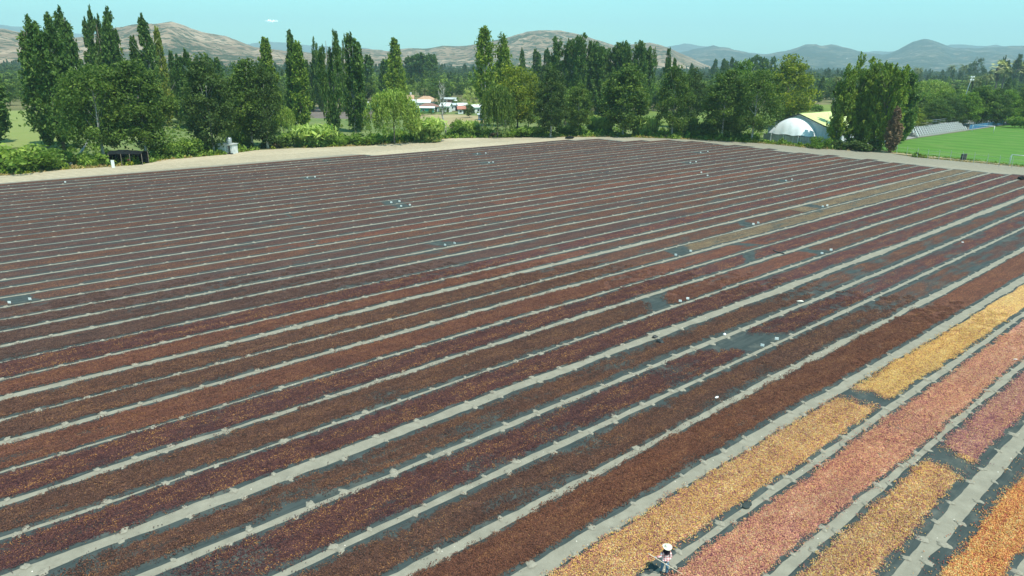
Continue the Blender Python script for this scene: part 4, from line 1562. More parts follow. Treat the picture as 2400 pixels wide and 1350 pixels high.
# farther poplars
for a in [
    (474, 240, 128, 13, 2, 'thin far poplar, left one of a thin pair before the tan slope'), (486, 240, 129, 13, 0, 'thin far poplar, right one of a thin pair before the tan slope'),
    (502, 262, 126, 26, 3, 'short poplar with two tops left of the broad tree by the hut'), (522, 262, 134, 22, 2, 'short poplar squeezed behind the broad tree by the hut'),
    (736, 262, 129, 34, 4, 'dark poplar in the shade of the gap left of the three-topped poplar'), (757, 262, 88, 30, 2, 'poplar shoulder standing behind the three-topped poplar'),
    (752, 255, 138, 40, 4, 'low dark poplar behind the gap beside the three-topped poplar'), (808, 262, 80, 26, 2, 'slim poplar between the three-topped poplar and the leaning one'),
    (854, 235, 118, 40, 4, 'dense dark poplar just left of the willow, farther back'), (905, 240, 138, 30, 2, 'olive poplar behind the willow, left of the light green one'),
    (1222, 240, 113, 18, 0, 'small upright poplar above the yellow green tree'), (1254, 240, 112, 26, 3, 'left one of three dark poplars right of the yellow green tree'),
    (1279, 240, 114, 26, 0, 'middle one of three dark poplars right of the yellow green tree'), (1300, 242, 118, 22, 2, 'right one of three dark poplars right of the yellow green tree'),
    (1318, 268, 82, 50, 4, 'dark poplar at the left end of the large grove'), (1343, 270, 74, 46, 1, 'highest poplar of the large dark grove in the centre'),
    (1366, 268, 80, 44, 4, 'dark poplar just right of the highest one in the grove'), (1398, 268, 94, 56, 1, 'wide poplar in the middle of the grove, above the light tree'),
    (1424, 266, 98, 44, 4, 'poplar right of the middle of the dark grove'), (1450, 268, 98, 40, 0, 'poplar with a pointed top in the right half of the grove'),
    (1474, 270, 91, 40, 1, 'tallest poplar at the right end of the grove'), (1500, 270, 94, 42, 4, 'last poplar of the grove on its right side'),
    (1516, 268, 112, 26, 2, 'low poplar leaning out of the right end of the grove'), (1617, 205, 148, 14, 0, 'tiny lone poplar far off before the blue hills'),
    (1672, 200, 138, 16, 0, 'far poplar, first of three above the tree beside the shed'), (1690, 215, 137, 16, 2, 'far poplar, second of three above the tree beside the shed'),
    (1703, 215, 132, 22, 1, 'far poplar, tallest of three above the tree beside the shed'), (1718, 215, 142, 16, 0, 'far poplar, right of three above the tree beside the shed'),
    (1754, 215, 128, 24, 1, 'far poplar, left end of a dark clump above the yellow tree'), (1775, 215, 126, 30, 4, 'far poplar, middle of a dark clump above the yellow tree'),
    (1796, 215, 130, 24, 1, 'far poplar, right end of a dark clump above the yellow tree'), (968, 205, 124, 40, 4, 'round topped dark poplar clump far behind the willow, left part'),
    (990, 207, 122, 46, 1, 'round topped dark poplar clump far behind the willow, main part'), (1012, 205, 126, 26, 0, 'narrow dark poplar at the right of the far round clump'),
]:
    x, y, tp, wd, ci, lb = a
    grove = 1310 < x < 1520 or x > 1740 or 730 < x < 870 or 960 < x < 1015
    put('poplar', x, y, tp, wd * (1.15 if grove else 1), POP_BL[ci % 3] if grove else (POP + POP_OPEN)[ci], TRK[ci % 3], 'poplar', lb, 'poplar')
# poplar cluster by the pitch
for a in [
    (1958, 345, 172, 46, 1, 'poplar_fresh', 'poplar at the left edge of the cluster hiding the barn'),
    (1985, 345, 146, 54, 4, 'poplar_fresh', 'tall poplar second from the left in the cluster beside the shed'),
    (2016, 342, 124, 60, 5, 'poplar_fresh', 'highest light green poplar of the cluster beside the shed'),
    (2040, 348, 130, 56, 1, 'poplar_fresh', 'poplar in the middle of the cluster, next to the highest'),
    (2062, 353, 148, 56, 4, 'poplar_fresh', 'poplar at the right front of the cluster beside the pitch'),
    (2094, 335, 168, 52, 3, 'poplar', 'lower poplar at the right back of the cluster'),
    (2112, 322, 198, 44, 2, 'poplar', 'lowest poplar leaning out at the right of the cluster'),
]:
    x, y, tp, wd, ci, mt, lb = a
    put('poplar', x, y, tp, wd * 1.08, POP_BL[ci % 3], TRK_B[ci % 2], mt, lb, 'poplar')
# broad trees of the front row
for a in [
    (246, 378, 132, 150, 3, 'broad', 'wide leafy cottonwood over the black shade shelter', 0),
    (345, 372, 136, 120, 0, 'broad', 'wide leafy cottonwood right of the shade shelter', 1),
    (502, 360, 128, 92, 2, 'broad_dark', 'dark leafy tree standing behind the white hut', 0),
    (592, 346, 134, 96, 0, 'broad', 'leafy tree with a pale trunk right of the white hut', 0),
    (628, 347, 150, 74, 1, 'broad_dark', 'leafy tree with a thin pale trunk, second to the right of the hut', 1),
    (1290, 322, 152, 70, 2, 'broad_dark', 'narrow leafy tree right of the yellow green willow group', 0),
    (1354, 319, 194, 60, 0, 'broad', 'small leafy tree between the narrow tree and the largest central tree', 0),
    (1460, 319, 150, 100, 2, 'broad', 'largest dense tree in the centre of the far field edge', 1),
    (1574, 322, 150, 74, 0, 'broad', 'leafy tree right of the largest central tree, below the lone poplar', 0),
    (1616, 300, 158, 64, 1, 'broad_dark', 'dark round tree behind the low bushes right of centre', 1),
    (1690, 328, 158, 92, 0, 'broad', 'bushy tree left of the tree beside the shed', 0),
    (1762, 332, 148, 108, 3, 'broad', 'dense bushy tree standing against the left side of the shed', 1),
    (1730, 300, 138, 70, 4, 'broad_green', 'lighter tree crown behind the two bushy trees by the shed', 0),
]:
    x, y, tp, wd, ci, mt, lb, ti = a
    put('broadleaf_tree', x, y, tp, wd, BRD[ci], TRK_B[ti], mt, lb, 'tree', 'bark_pale')
put('yellowing_tree', 1212, 313, 140, 122, BRD[3], TRK_B[0], 'yellow', 'big yellow green tree over the weeping willow near the centre')
put('yellowing_tree', 1836, 300, 128, 104, BRD[1], TRK_B[1], 'yellow', 'tall yellowing tree behind the left side of the shed roof')
put('yellowing_tree', 2132, 311, 250, 52, BRD[4], TRK_B[0], 'yellow', 'small golden yellow tree at the left end of the terraces')
put('yellowing_tree', 1690, 285, 212, 40, BRD[1], TRK_B[0], 'yellow', 'small yellow green tree glimpsed between bushes left of the shed')
put('willow', 925, 337, 206, 118, WIL[0], TRK_B[1], 'willow', 'big round weeping willow at the far edge of the field', 'willow')
put('willow', 1166, 322, 196, 78, WIL[1], TRK_B[0], 'broad', 'dark hanging willow under the big yellow green tree', 'willow')
put('willow', 1238, 300, 222, 50, WIL[0], TRK_B[0], 'willow', 'small hanging willow at the right of the yellow green tree', 'willow')
put('willow', 665, 316, 246, 52, WIL[1], TRK_B[0], 'willow', 'small bright willow right of the hut trees', 'willow')
put('willow', 2170, 262, 186, 84, WIL[0], TRK_B[0], 'willow', 'pale weeping tree rising behind the terraces', 'willow')
put('silver_tree', 1110, 262, 198, 46, RND[0], TRK_B[0], 'silver', 'silvery round tree among the houses left of the yellow green tree')
for a in [(1040, 268, 252, 22, 'broad', 'small round tree in front of the grey roofed shed'), (1100, 276, 244, 26, 'broad_dark', 'dark tree shading the cottages left of the blue hut'),
          (1108, 262, 240, 20, 'broad_green', 'small bright tree behind the cottages left of the blue hut'), (1030, 252, 226, 24, 'broad', 'tree between the tan house and the white gabled shed'),
          (1072, 246, 228, 22, 'broad_green', 'low tree behind the white roofed cottages'), (1012, 268, 256, 24, 'broad', 'low vine like tree before the brown roofed house'),
          (990, 270, 259, 26, 'broad_green', 'low hedge like tree before the teal sided porch')]:
    put('garden_tree', a[0], a[1], a[2], a[3], RND[a[0] % 3], TRK_B[0], a[4], a[5], 'tree', 'bark', 'garden trees among the houses')
# row behind the terraces and the far side of the pitch
for i, a in enumerate([(2190, 300, 232, 56), (2222, 298, 222, 56), (2256, 297, 214, 54), (2290, 295, 200, 60), (2322, 294, 206, 54), (2352, 292, 210, 52)]):
    put('broadleaf_tree', a[0], a[1], a[2], a[3], BRD[(i * 2 + 1) % 5], TRK_B[i % 2], ['broad', 'broad_dark', 'broad_green'][i % 3],
        'rounded street tree, %s from the left in the row behind the terraces' % ORD[i], 'tree', 'bark', 'row of trees behind the terraces')
put('broadleaf_tree', 2400, 292, 196, 60, BRD[3], TRK_B[0], 'broad_dark', 'dark tree beside the parasol at the right edge')
put('broadleaf_tree', 2279, 205, 132, 28, RND[2], TRK_B[0], 'conifer', 'dark round topped tree alone on the skyline at the right')
for x, y, tp, wd, lb in [(2330, 215, 130, 12, 'thin dark conifer behind the left fan palm'), (2344, 215, 127, 13, 'dark conifer between the two fan palms'),
                         (2364, 215, 124, 30, 'broad dark conifer behind the right fan palm'), (2400, 215, 120, 34, 'dark conifer at the right edge on the skyline'),
                         (2384, 215, 126, 20, 'dark pointed conifer just right of the fan palms')]:
    put('conifer', x, y, tp, wd, POP[4], TRK[0], 'conifer', lb, 'conifer')
# dead tree, red-brown young tree
b = MB()
X, Y = G(1047, 319)
dt = empty('dead_tree', (X, Y, 0), AZ * 0, 'bare white dead tree leaning left of the yellow green tree', 'tree')
b.tube([(0, 0, 0), (-0.5, 0, 3), (-1.3, 0, 6.5), (-1.1, 0.2, 9), (-0.6, 0, 12), (-0.9, 0, 15.5)], [0.34, 0.30, 0.25, 0.16, 0.09, 0.03], 7)
rr_ = random.Random(3)
for k in range(46):
    z = 6 + 9 * rr_.random()
    an = rr_.random() * 6.28
    ln = rr_.uniform(1.2, 3.0) * (1.2 - (z - 6) / 14)
    p0 = (-1.3 + (z - 6.5) * 0.05, 0, z)
    b.tube([p0, (p0[0] + cos(an) * ln * 0.5, sin(an) * ln * 0.5, z + ln * 0.6), (p0[0] + cos(an) * ln * 0.7, sin(an) * ln * 0.7, z + ln * 1.3)],
           [0.08, 0.05, 0.02], 4)
b.build('trunk', M['bark_pale'], dt, True)
put('dead_young_tree', 2086, 358, 250, 27, POP[0], TRK[0], 'brush', 'young tree with red brown dead leaves at the corner of the pitch')
b = MB()
b.tube([G(166, 386) + (0.1,), G(190, 372) + (1.1,), G(215, 352) + (3.2,)], [0.34, 0.28, 0.22], 7)
props(b.build('fallen_trunk', M['bark_pale'], None, True), 'pale leaning trunk propped above the track left of the shelter', 'trunk')

# ---- palms
def palm(px, py, ptop, rad_px, label, fan=False):
    X, Y = G(px, py)
    d = math.hypot(X, Y)
    top = ZAT(px, ptop, X, Y)
    rad = rad_px / FPX * math.hypot(d, 22)
    hz = top - rad * (0.75 if fan else 0.45)
    t = empty('palm_tree', (X, Y, 0), random.uniform(0, 6), label, 'palm')
    b = MB()
    r0 = 0.5 if not fan else 0.45
    b.tube([(0, 0, 0), (0.1, 0, hz * 0.4), (0, 0.1, hz * 0.75), (0, 0, hz)], [r0 * 1.2, r0, r0 * 0.9, r0 * 0.9], 8)
    b.build('trunk', M['bark'], t, True)
    c = ob('fronds', FAN if fan else PHX[random.randint(0, 1)], t, (0, 0, hz))
    c.scale = (rad, rad, rad)
    if fan:
        s = MB()
        s.tube([(0, 0, hz - rad * 1.5), (0, 0, hz - rad * 0.6), (0, 0, hz)], [rad * 0.18, rad * 0.42, rad * 0.3], 9)
        s.build('dead_frond_skirt', M['skirt'], t, True)
    return t


PHX = [palm_mesh(61), palm_mesh(62, 70, 1.0, 1.9, 1.2, 0.18)]
FAN = fan_crown(63)
palm(2327, 232, 141, 16, 'tall pale fan palm with a thick trunk, left one of the pair', True)
palm(2369, 215, 142, 17, 'tall pale fan palm, right one of the pair at the right edge', True)
palm(2143, 212, 157, 14, 'feather palm with a dark skirt, leftmost palm behind the pitch')
palm(2222, 205, 152, 12, 'far feather palm on the wooded skyline, left of another')
palm(2252, 203, 150, 14, 'far feather palm on the wooded skyline, right of another')
palm(2266, 260, 178, 20, 'large feather palm behind the floodlight mast')
palm(2302, 240, 172, 16, 'yellowish feather palm between the mast and the fan palm')
palm(2210, 262, 196, 17, 'low feather palm with orange stalks behind the terraces')
palm(2188, 262, 192, 14, 'low feather palm right above the pale weeping tree')
palm(1949, 270, 178, 14, 'yellowish palm peeping out left of the poplar cluster')
palm(2342, 235, 160, 16, 'feather palm half hidden behind the tall fan palm trunk')
palm(996, 240, 206, 13, 'feather palm with orange fronds behind the tan hipped roof')

# ---- bushes along the far edge
GRP_B = 'bushes along the far edge of the field'
for i, a in enumerate([
    (40, 402, 322, 120, 0, 'shrub', 'large sprawling light bush at the left edge of the field'), (-30, 400, 318, 110, 1, 'shrub', 'light bush cut by the left edge of the photo'),
    (95, 398, 350, 70, 2, 'shrub', 'rounded bush between the sprawling bush and the fallen trunk'), (130, 375, 342, 60, 1, 'shrub', 'green bush below the massive dark poplars'),
    (185, 384, 350, 44, 0, 'shrub', 'bush behind the fallen trunk'), (225, 388, 352, 50, 2, 'shrub', 'bush left of the black shelter'),
    (395, 368, 320, 60, 0, 'shrub', 'bright bush right of the leafy trees over the shelter'), (425, 366, 308, 70, 1, 'shrub', 'bright rounded bush left of the white hut'),
    (465, 362, 312, 56, 2, 'shrub', 'bright bush just left of the white hut'), (552, 346, 250, 60, 1, 'broad_green', 'tall light green thicket behind the water tank'),
    (570, 346, 300, 40, 0, 'shrub', 'bush right of the white hut'), (640, 344, 312, 60, 2, 'broad_dark', 'dark low bush at the foot of the leafy trees right of the hut'),
    (690, 342, 300, 60, 0, 'shrub', 'low bush right of the pale trunks'), (738, 342, 292, 84, 6, 'reed', 'big fountain of pampas grass left of the three-topped poplar'),
    (800, 340, 312, 60, 1, 'shrub', 'bush right of the three-topped poplar'), (850, 338, 308, 70, 2, 'shrub', 'bush left of the weeping willow'),
    (845, 305, 252, 34, 2, 'broad', 'small upright tree at the foot of the leaning poplar'),
    (884, 336, 314, 50, 0, 'shrub', 'low bush touching the left side of the willow'), (1000, 332, 278, 76, 5, 'reed', 'tall reed clump right of the weeping willow'),
    (985, 328, 288, 50, 6, 'reed', 'reed clump against the weeping willow'), (1012, 332, 308, 52, 1, 'silver', 'low grey green bush in front of the reeds'),
    (1070, 320, 268, 56, 1, 'shrub', 'bush right of the bare dead tree'), (1098, 318, 284, 50, 5, 'reed', 'reed clump between the dead tree and the hanging willow'),
    (1120, 320, 296, 44, 0, 'shrub', 'low bush left of the hanging willow'), (1175, 320, 298, 40, 1, 'silver', 'grey green bush under the hanging willow'),
    (1215, 320, 292, 64, 2, 'shrub', 'tangled bush right under the yellow green tree'), (1250, 320, 286, 56, 0, 'shrub', 'bush right of the hanging willow'),
    (1325, 316, 288, 46, 0, 'shrub', 'bush between two leafy trees right of the willow'), (1398, 312, 272, 50, 5, 'reed', 'tall maize like reeds left of the largest central tree'),
    (1412, 314, 278, 44, 6, 'reed', 'tall reeds touching the left of the largest central tree'), (1500, 318, 274, 44, 5, 'reed', 'reeds right of the largest central tree'),
    (1520, 318, 276, 44, 6, 'reed', 'reeds left of the tree below the lone poplar'), (1600, 320, 262, 62, 1, 'broad', 'dense bush right of the tree below the lone poplar'),
    (1632, 322, 262, 52, 2, 'broad', 'dense bush second to the right of the tree below the lone poplar'), (1655, 322, 270, 44, 0, 'shrub', 'lighter bush left of the trees by the shed'),
    (1726, 328, 262, 56, 1, 'broad', 'low bush between the two trees by the shed'), (1926, 349, 312, 42, 1, 'broad_green', 'low round green bush in front of the shed'),
    (1905, 262, 238, 40, 1, 'broad_green', 'yellow green bush on the edge of the field behind the shed'), (1880, 262, 226, 46, 0, 'yellow', 'yellow bush under the tall yellowing tree'),
    (2106, 330, 300, 30, 5, 'reed', 'spiky plant at the near end of the terraces'), (2385, 300, 262, 36, 0, 'shrub', 'bright bush left of the dark tree at the right edge'),
    (2030, 354, 322, 50, 2, 'broad_dark', 'dark undergrowth below the poplar cluster'),
    (1975, 350, 322, 40, 2, 'broad_dark', 'dark undergrowth at the left foot of the poplar cluster'),
]):
    x, y, tp, wd, ci, mt, lb = a
    X, Y = G(x, y)
    d = math.hypot(X, Y)
    H = ZAT(x, tp, X, Y)
    wid = wd / FPX * math.hypot(d, 22)
    me = {5: REED[0], 6: REED[1]}.get(ci) or SHR[ci]
    t = empty('reed_clump' if ci > 4 else 'bush', (X, Y, -0.05), random.uniform(0, 6), lb, 'reeds' if ci > 4 else 'bush', GRP_B)
    c = ob('leaves', me, t)
    s_ = wid / CW.setdefault(me.name, crown_width(me)) * 1.0
    c.scale = (s_, s_, H * 1.05)
    c.material_slots[0].link = 'OBJECT'
    c.material_slots[0].material = M[mt]

# ---- weeds: low growth nobody could count
def tuft_mesh(seed, n=46):
    r_ = np.random.default_rng(seed)
    an = r_.random(n) * 6.283
    q = r_.random(n)
    C = np.stack([cos_(an) * q * 0.5, sin_(an) * q * 0.5, r_.random(n) * (1 - q * 0.5) * 0.8], 1)
    return leaf_mesh('tuft', C, 0.16, seed, elong=1.6, axis=(0, 0, 1), up=0.1)


TUFT = proto_coll('tuft', [tuft_mesh(70 + i) for i in range(4)])


def in_poly(x, y, poly):
    inside = np.zeros(x.shape, bool)
    j = len(poly) - 1
    for i in range(len(poly)):
        xi, yi = poly[i][:2]
        xj, yj = poly[j][:2]
        c = ((yi > y) != (yj > y)) & (x < (xj - xi) * (y - yi) / (yj - yi + 1e-12) + xi)
        inside ^= c
        j = i
    return inside


def weeds(name, pts, smin, smax, mat, label):
    pu, pv = pts[:, 0] * UX + pts[:, 1] * UY, pts[:, 1] * UX - pts[:, 0] * UY
    clear = (pu > 197) & (pu < 232) & (pv > 95) & (pv < 119) & ((smax > 0.8) | (pu > 203))
    clear |= (pu > 198) & (pv < 89) & (smax > 0.65)
    pts = pts[~clear]
    n = len(pts)
    rot = np.zeros((n, 3))
    rot[:, 2] = rng.random(n) * 6.28
    s_ = (smin + (smax - smin) * rng.random((n, 1)) ** 2)
    scl = np.concatenate([s_ * 1.3, s_ * 1.3, s_], 1)
    o = scatter(name, pts, rng.integers(0, 4, n), rot, scl, TUFT, M[mat])
    props(o, label, 'weeds', None, 'stuff')


def along(poly, n, w0, w1, seed):
    r_ = np.random.default_rng(seed)
    P_ = np.array(poly)
    seg = np.linalg.norm(np.diff(P_, axis=0), axis=1)
    cum = np.concatenate([[0], np.cumsum(seg)])
    s_ = r_.random(n) * cum[-1]
    # clustered, with gaps
    s_ = s_[fbm(s_ * 0.12, s_ * 0 + seed, seed, 3) > 0.42]
    k = np.clip(np.searchsorted(cum, s_) - 1, 0, len(seg) - 1)
    t = (s_ - cum[k]) / seg[k]
    p = P_[k] + (P_[k + 1] - P_[k]) * t[:, None]
    d = (P_[k + 1] - P_[k]) / seg[k][:, None]
    nrm = np.stack([-d[:, 1], d[:, 0]], 1)
    off = w0 + (w1 - w0) * r_.random(len(s_))
    p = p + nrm * off[:, None]
    return np.concatenate([p, np.full((len(p), 1), -0.05)], 1)


veg_l = [p for p in veg_w]
weeds('weeds', along(veg_l, 5200, 0.3, 13, 1), 0.5, 1.7, 'shrub', 'green weeds along the far edge of the track')
weeds('tall_weeds', along(veg_l, 2400, 2.0, 17, 2), 0.8, 2.6, 'broad_green', 'taller green undergrowth beneath the trees of the far edge')
weeds('yellow_weeds', along(veg_l, 1500, 0.0, 9, 6), 0.4, 1.2, 'yellow', 'yellowish weeds along the far edge of the track')
weeds('dry_weeds', along(veg_l, 2600, -0.3, 4, 3), 0.25, 0.7, 'dry', 'dry straw coloured weeds at the rim of the track')
vg = [W(200.3, 44)[:2], W(201.6, 60)[:2], W(203.6, 80)[:2]]
weeds('verge_grass', along([(p[0], p[1]) for p in [W(202.5, -10)[:2]] + vg], 1100, -1.6, 1.0, 4), 0.15, 0.5, 'shrub', 'tufts of grass on the bank beside the pitch')
weeds('verge_straw', along([(p[0], p[1]) for p in [W(202.0, -10)[:2]] + vg], 900, -1.6, 1.5, 5), 0.12, 0.3, 'dry', 'straw coloured tufts on the bank beside the pitch')
qx = rng.uniform(-190, 330, 26000)
qy = rng.uniform(150, 480, 26000)
scr = in_poly(qx, qy, gpoly([(110, 340), (200, 300), (420, 262), (700, 246), (900, 262), (1260, 262), (1700, 296), (1960, 300), (2040, 340), (1900, 343),
                             (1700, 327), (1330, 316), (1060, 318), (850, 336), (600, 346), (390, 368), (240, 386)]))
scr &= ~in_poly(qx, qy, gpoly([(690, 250), (880, 250), (884, 276), (740, 277)]))
scr &= ~in_poly(qx, qy, gpoly([(965, 262), (1060, 262), (1130, 268), (1145, 300), (1060, 304), (975, 284)]))
scr &= fbm(qx * 0.06, qy * 0.06, 88, 4) > 0.45
scr &= ~in_poly(qx, qy, yard)
shed_foot = [W(205, 94)[:2], W(240, 94)[:2], W(240, 118)[:2], W(205, 118)[:2]]
scr &= ~in_poly(qx, qy, shed_foot)
weeds('meadow_growth', np.stack([qx[scr], qy[scr], np.full(scr.sum(), -0.06)], 1), 0.4, 1.6, 'shrub', 'rough green growth over the ground behind the tree line')
# brush heap at the foot of the poplar cluster
for i, (x, y, s_) in enumerate([(2010, 352, 1.3), (1990, 351, 1.0), (2042, 354, 1.1), (1158, 321, 1.5), (648, 346, 1.2), (1560, 323, 0.9)]):
    X, Y = G(x, y)
    o = ob('brushwood', REED[0], None, (X, Y, 0), random.random() * 6, (s_ * 2.0, s_ * 1.6, s_ * 0.9))
    o.material_slots[0].link = 'OBJECT'
    o.material_slots[0].material = M['brush']
    props(o, ['reddish dead brushwood in the middle below the poplar cluster', 'dead brushwood at the left below the poplar cluster',
              'dead brushwood at the right below the poplar cluster', 'heap of dead branches under the hanging willow',
              'dead branches at the foot of the pale trunks right of the hut', 'dry branches below the lone poplar'][i], 'brushwood')

# ---- wooded land behind: single trees, then the mass farther off
def proto_low(seed, kind):
    if kind == 'pop':
        return poplar_crown(seed, 1 + seed % 2, 0.13, n=900, size=0.028)
    return broad_crown(seed, 0.46, 0.03, 900, 26, 0.045, flat=True)


LOWC = [proto_low(200 + i, 'rnd') for i in range(4)] + [proto_low(210 + i, 'pop') for i in range(3)]
MIDC = [broad_crown(230 + i, [0.5, 0.58, 0.42, 0.5][i], 0.04, 3000, 45, 0.024, flat=True) for i in range(4)]
keep_out = [gpoly([(-200, 255), (160, 255), (160, 420), (-200, 420)]), gpoly([(680, 246), (1150, 246), (1180, 310), (680, 310)]),
            gpoly([(820, 240), (1100, 232), (1150, 300), (820, 300)]), gpoly([(1330, 266), (1990, 246), (1990, 340), (1330, 330)])]
mats_mid = ['broad', 'broad_green', 'willow', 'broad', 'shrub', 'broad_dark', 'poplar_fresh']
LBL = {'broad': 'mid green round tree in the wooded land behind the tree line', 'broad_green': 'fresh green round tree in the wooded land behind the tree line',
       'willow': 'pale light green tree in the wooded land behind the tree line', 'shrub': 'yellowish green tree in the wooded land behind the tree line',
       'broad_dark': 'dark green round tree in the wooded land behind the tree line', 'poplar_fresh': 'olive green tree in the wooded land behind the tree line'}
cnt = 0
cand = []
r_ = np.random.default_rng(99)
for k in range(5200):
    a = r_.uniform(-0.72, 0.72)
    D = math.sqrt(r_.uniform(260 ** 2, 900 ** 2))
    cand.append((D, sin(a) * D, cos(a) * D))
cand.sort()
placed = []
rest = []
for D, X, Y in cand:
    if any(bool(in_poly(np.array([X]), np.array([Y]), p)[0]) for p in keep_out):
        continue
    u, v = X * UX + Y * UY, Y * UX - X * UY
    if u < 350 and v < 112 and u > 150:
        continue
    if v < 178 and u < 215:
        continue
    if u > 200 and u < 250 and 90 < v < 122:
        continue
    mn = 7.5 if D < 500 else 9
    if any((X - q[0]) ** 2 + (Y - q[1]) ** 2 < mn * mn for q in placed[-400:]):
        continue
    placed.append((X, Y))
    if cnt < 290:
        mt = mats_mid[int(fbm(X * 0.012, Y * 0.012, 5, 2) * 13 + r_.random() * 3) % 7]
        h = r_.uniform(7, 14) * (1.0 if D < 450 else 1.1)
        me = MIDC[int(r_.integers(0, 4))]
        t = empty('woodland_tree', (X, Y, -0.1), r_.random() * 6, LBL[mt], 'tree', LBL[mt].replace('tree in', 'trees in'))
        c = ob('crown', me, t)
        wd = h * r_.uniform(0.75, 1.15)
        c.scale = (wd, wd, h)
        c.material_slots[0].link = 'OBJECT'
        c.material_slots[0].material = M[mt]
        k_ = ob('trunk', TRK_B[int(r_.integers(0, 2))], t)
        k_.scale = (h * 0.8, h * 0.8, h * 0.8)
        cnt += 1
    else:
        rest.append((X, Y))
LOW = proto_coll('far_crown', LOWC)


def wood(name, pts, h0, h1, mat, label, pop=0.25):
    n = len(pts)
    pts = np.concatenate([np.array(pts), np.full((n, 1), -0.3)], 1)
    rot = np.zeros((n, 3))
    rot[:, 2] = rng.random(n) * 6.28
    h = h0 + (h1 - h0) * rng.random((n, 1))
    isp = rng.random(n) < pop
    idx = np.where(isp, rng.integers(4, 7, n), rng.integers(0, 4, n))
    wd = np.where(isp[:, None], h * 1.5, h * (0.9 + 0.6 * rng.random((n, 1))))
    h = np.where(isp[:, None], h * 1.35, h)
    o = scatter(name, pts, idx, rot, np.concatenate([wd, wd, h], 1), LOW, M[mat])
    props(o, label, 'woodland', None, 'stuff')


rest = np.array(rest)
sel = rng.random(len(rest))
for i, (mt, lb) in enumerate([('broad', 'mid green trees filling the land beyond the nearer woods'), ('broad_dark', 'dark green trees filling the land beyond the nearer woods'),
                              ('willow', 'pale green trees filling the land beyond the nearer woods')]):
    q = rest[(sel >= i * 0.4) & (sel < (i + 1) * 0.4)]
    wood('far_trees', q, 7, 13, mt, lb, 0.12)
A_ = rng.uniform(-0.80, 0.80, 9500)
D_ = np.sqrt(rng.uniform(900 ** 2, 2500 ** 2, 9500))
X_, Y_ = np.sin(A_) * D_, np.cos(A_) * D_
kp = fbm(X_ * 0.004, Y_ * 0.004, 91, 3) > 0.33
wood('far_woods', np.stack([X_[kp], Y_[kp]], 1), 9, 17, 'conifer', 'continuous dark woods below the hills', 0.3)

# ================================================================== BUILDINGS
def house(X, Y, w_, d_, h, rz, roof, rh, wall, roofm, label, name='house', hip=False, windows=2, cat='house', door=True):
    t = empty(name, (X, Y, -0.1), rz, label, cat)
    b = MB()
    b.box((0, 0, h / 2), (w_, d_, h))
    b.build('wall', M[wall], t)
    e = 0.5
    r = MB()
    if roof == 'gable':
        th = 0.15
        for s_ in (-1, 1):
            r.add([(-w_ / 2 - e, s_ * (d_ / 2 + e), h - 0.1), (w_ / 2 + e, s_ * (d_ / 2 + e), h - 0.1), (w_ / 2 + e, 0, h + rh), (-w_ / 2 - e, 0, h + rh),
                   (-w_ / 2 - e, s_ * (d_ / 2 + e), h - 0.1 + th), (w_ / 2 + e, s_ * (d_ / 2 + e), h - 0.1 + th), (w_ / 2 + e, 0, h + rh + th),
                   (-w_ / 2 - e, 0, h + rh + th)],
                  [(0, 1, 2, 3), (7, 6, 5, 4), (0, 4, 5, 1), (1, 5, 6, 2), (3, 7, 4, 0)])
        g = MB()
        for s_ in (-1, 1):
            g.add([(s_ * w_ / 2, -d_ / 2, h), (s_ * w_ / 2, d_ / 2, h), (s_ * w_ / 2, 0, h + rh)], [(0, 1, 2)])
        g.build('gable', M[wall], t)
    elif roof == 'hip':
        k = d_ / 2
        r.add([(-w_ / 2 - e, -d_ / 2 - e, h + .02), (w_ / 2 + e, -d_ / 2 - e, h + .02), (w_ / 2 + e, d_ / 2 + e, h + .02), (-w_ / 2 - e, d_ / 2 + e, h + .02),
               (-w_ / 2 + k, 0, h + rh), (w_ / 2 - k, 0, h + rh)], [(0, 1, 5, 4), (1, 2, 5), (2, 3, 4, 5), (3, 0, 4), (3, 2, 1, 0)])
    else:
        r.add([(-w_ / 2 - e, -d_ / 2 - e, h + .03), (w_ / 2 + e, -d_ / 2 - e, h + .03), (w_ / 2 + e, d_ / 2 + e, h + rh), (-w_ / 2 - e, d_ / 2 + e, h + rh),
               (-w_ / 2 - e, -d_ / 2 - e, h + .18), (w_ / 2 + e, -d_ / 2 - e, h + .18), (w_ / 2 + e, d_ / 2 + e, h + rh + .15), (-w_ / 2 - e, d_ / 2 + e, h + rh + .15)],
              [(3, 2, 1, 0), (4, 5, 6, 7), (0, 1, 5, 4), (1, 2, 6, 5), (2, 3, 7, 6), (3, 0, 4, 7)])
    r.build('roof', M[roofm], t)
    for k in range(windows):
        x = -w_ / 2 + w_ * (k + 1) / (windows + 1 + (1 if door else 0))
        fr = MB().box((x, -d_ / 2 - 0.03, h * 0.55), (1.2, 0.08, 1.1)).build('window', M['white_paint'], t)
        MB().box((x, -d_ / 2 - 0.08, h * 0.55), (1.0, 0.03, 0.9)).build('pane', M['glass'], fr)
    if door:
        MB().box((w_ * 0.36, -d_ / 2 - 0.04, 1.0), (0.95, 0.08, 2.0)).build('door', M['dark'], t)
    return t


def hp(px, py, wpx, *a, **k):
    X, Y = G(px, py)
    wm = wpx / FPX * math.hypot(math.hypot(X, Y), 22)
    return X, Y, wm


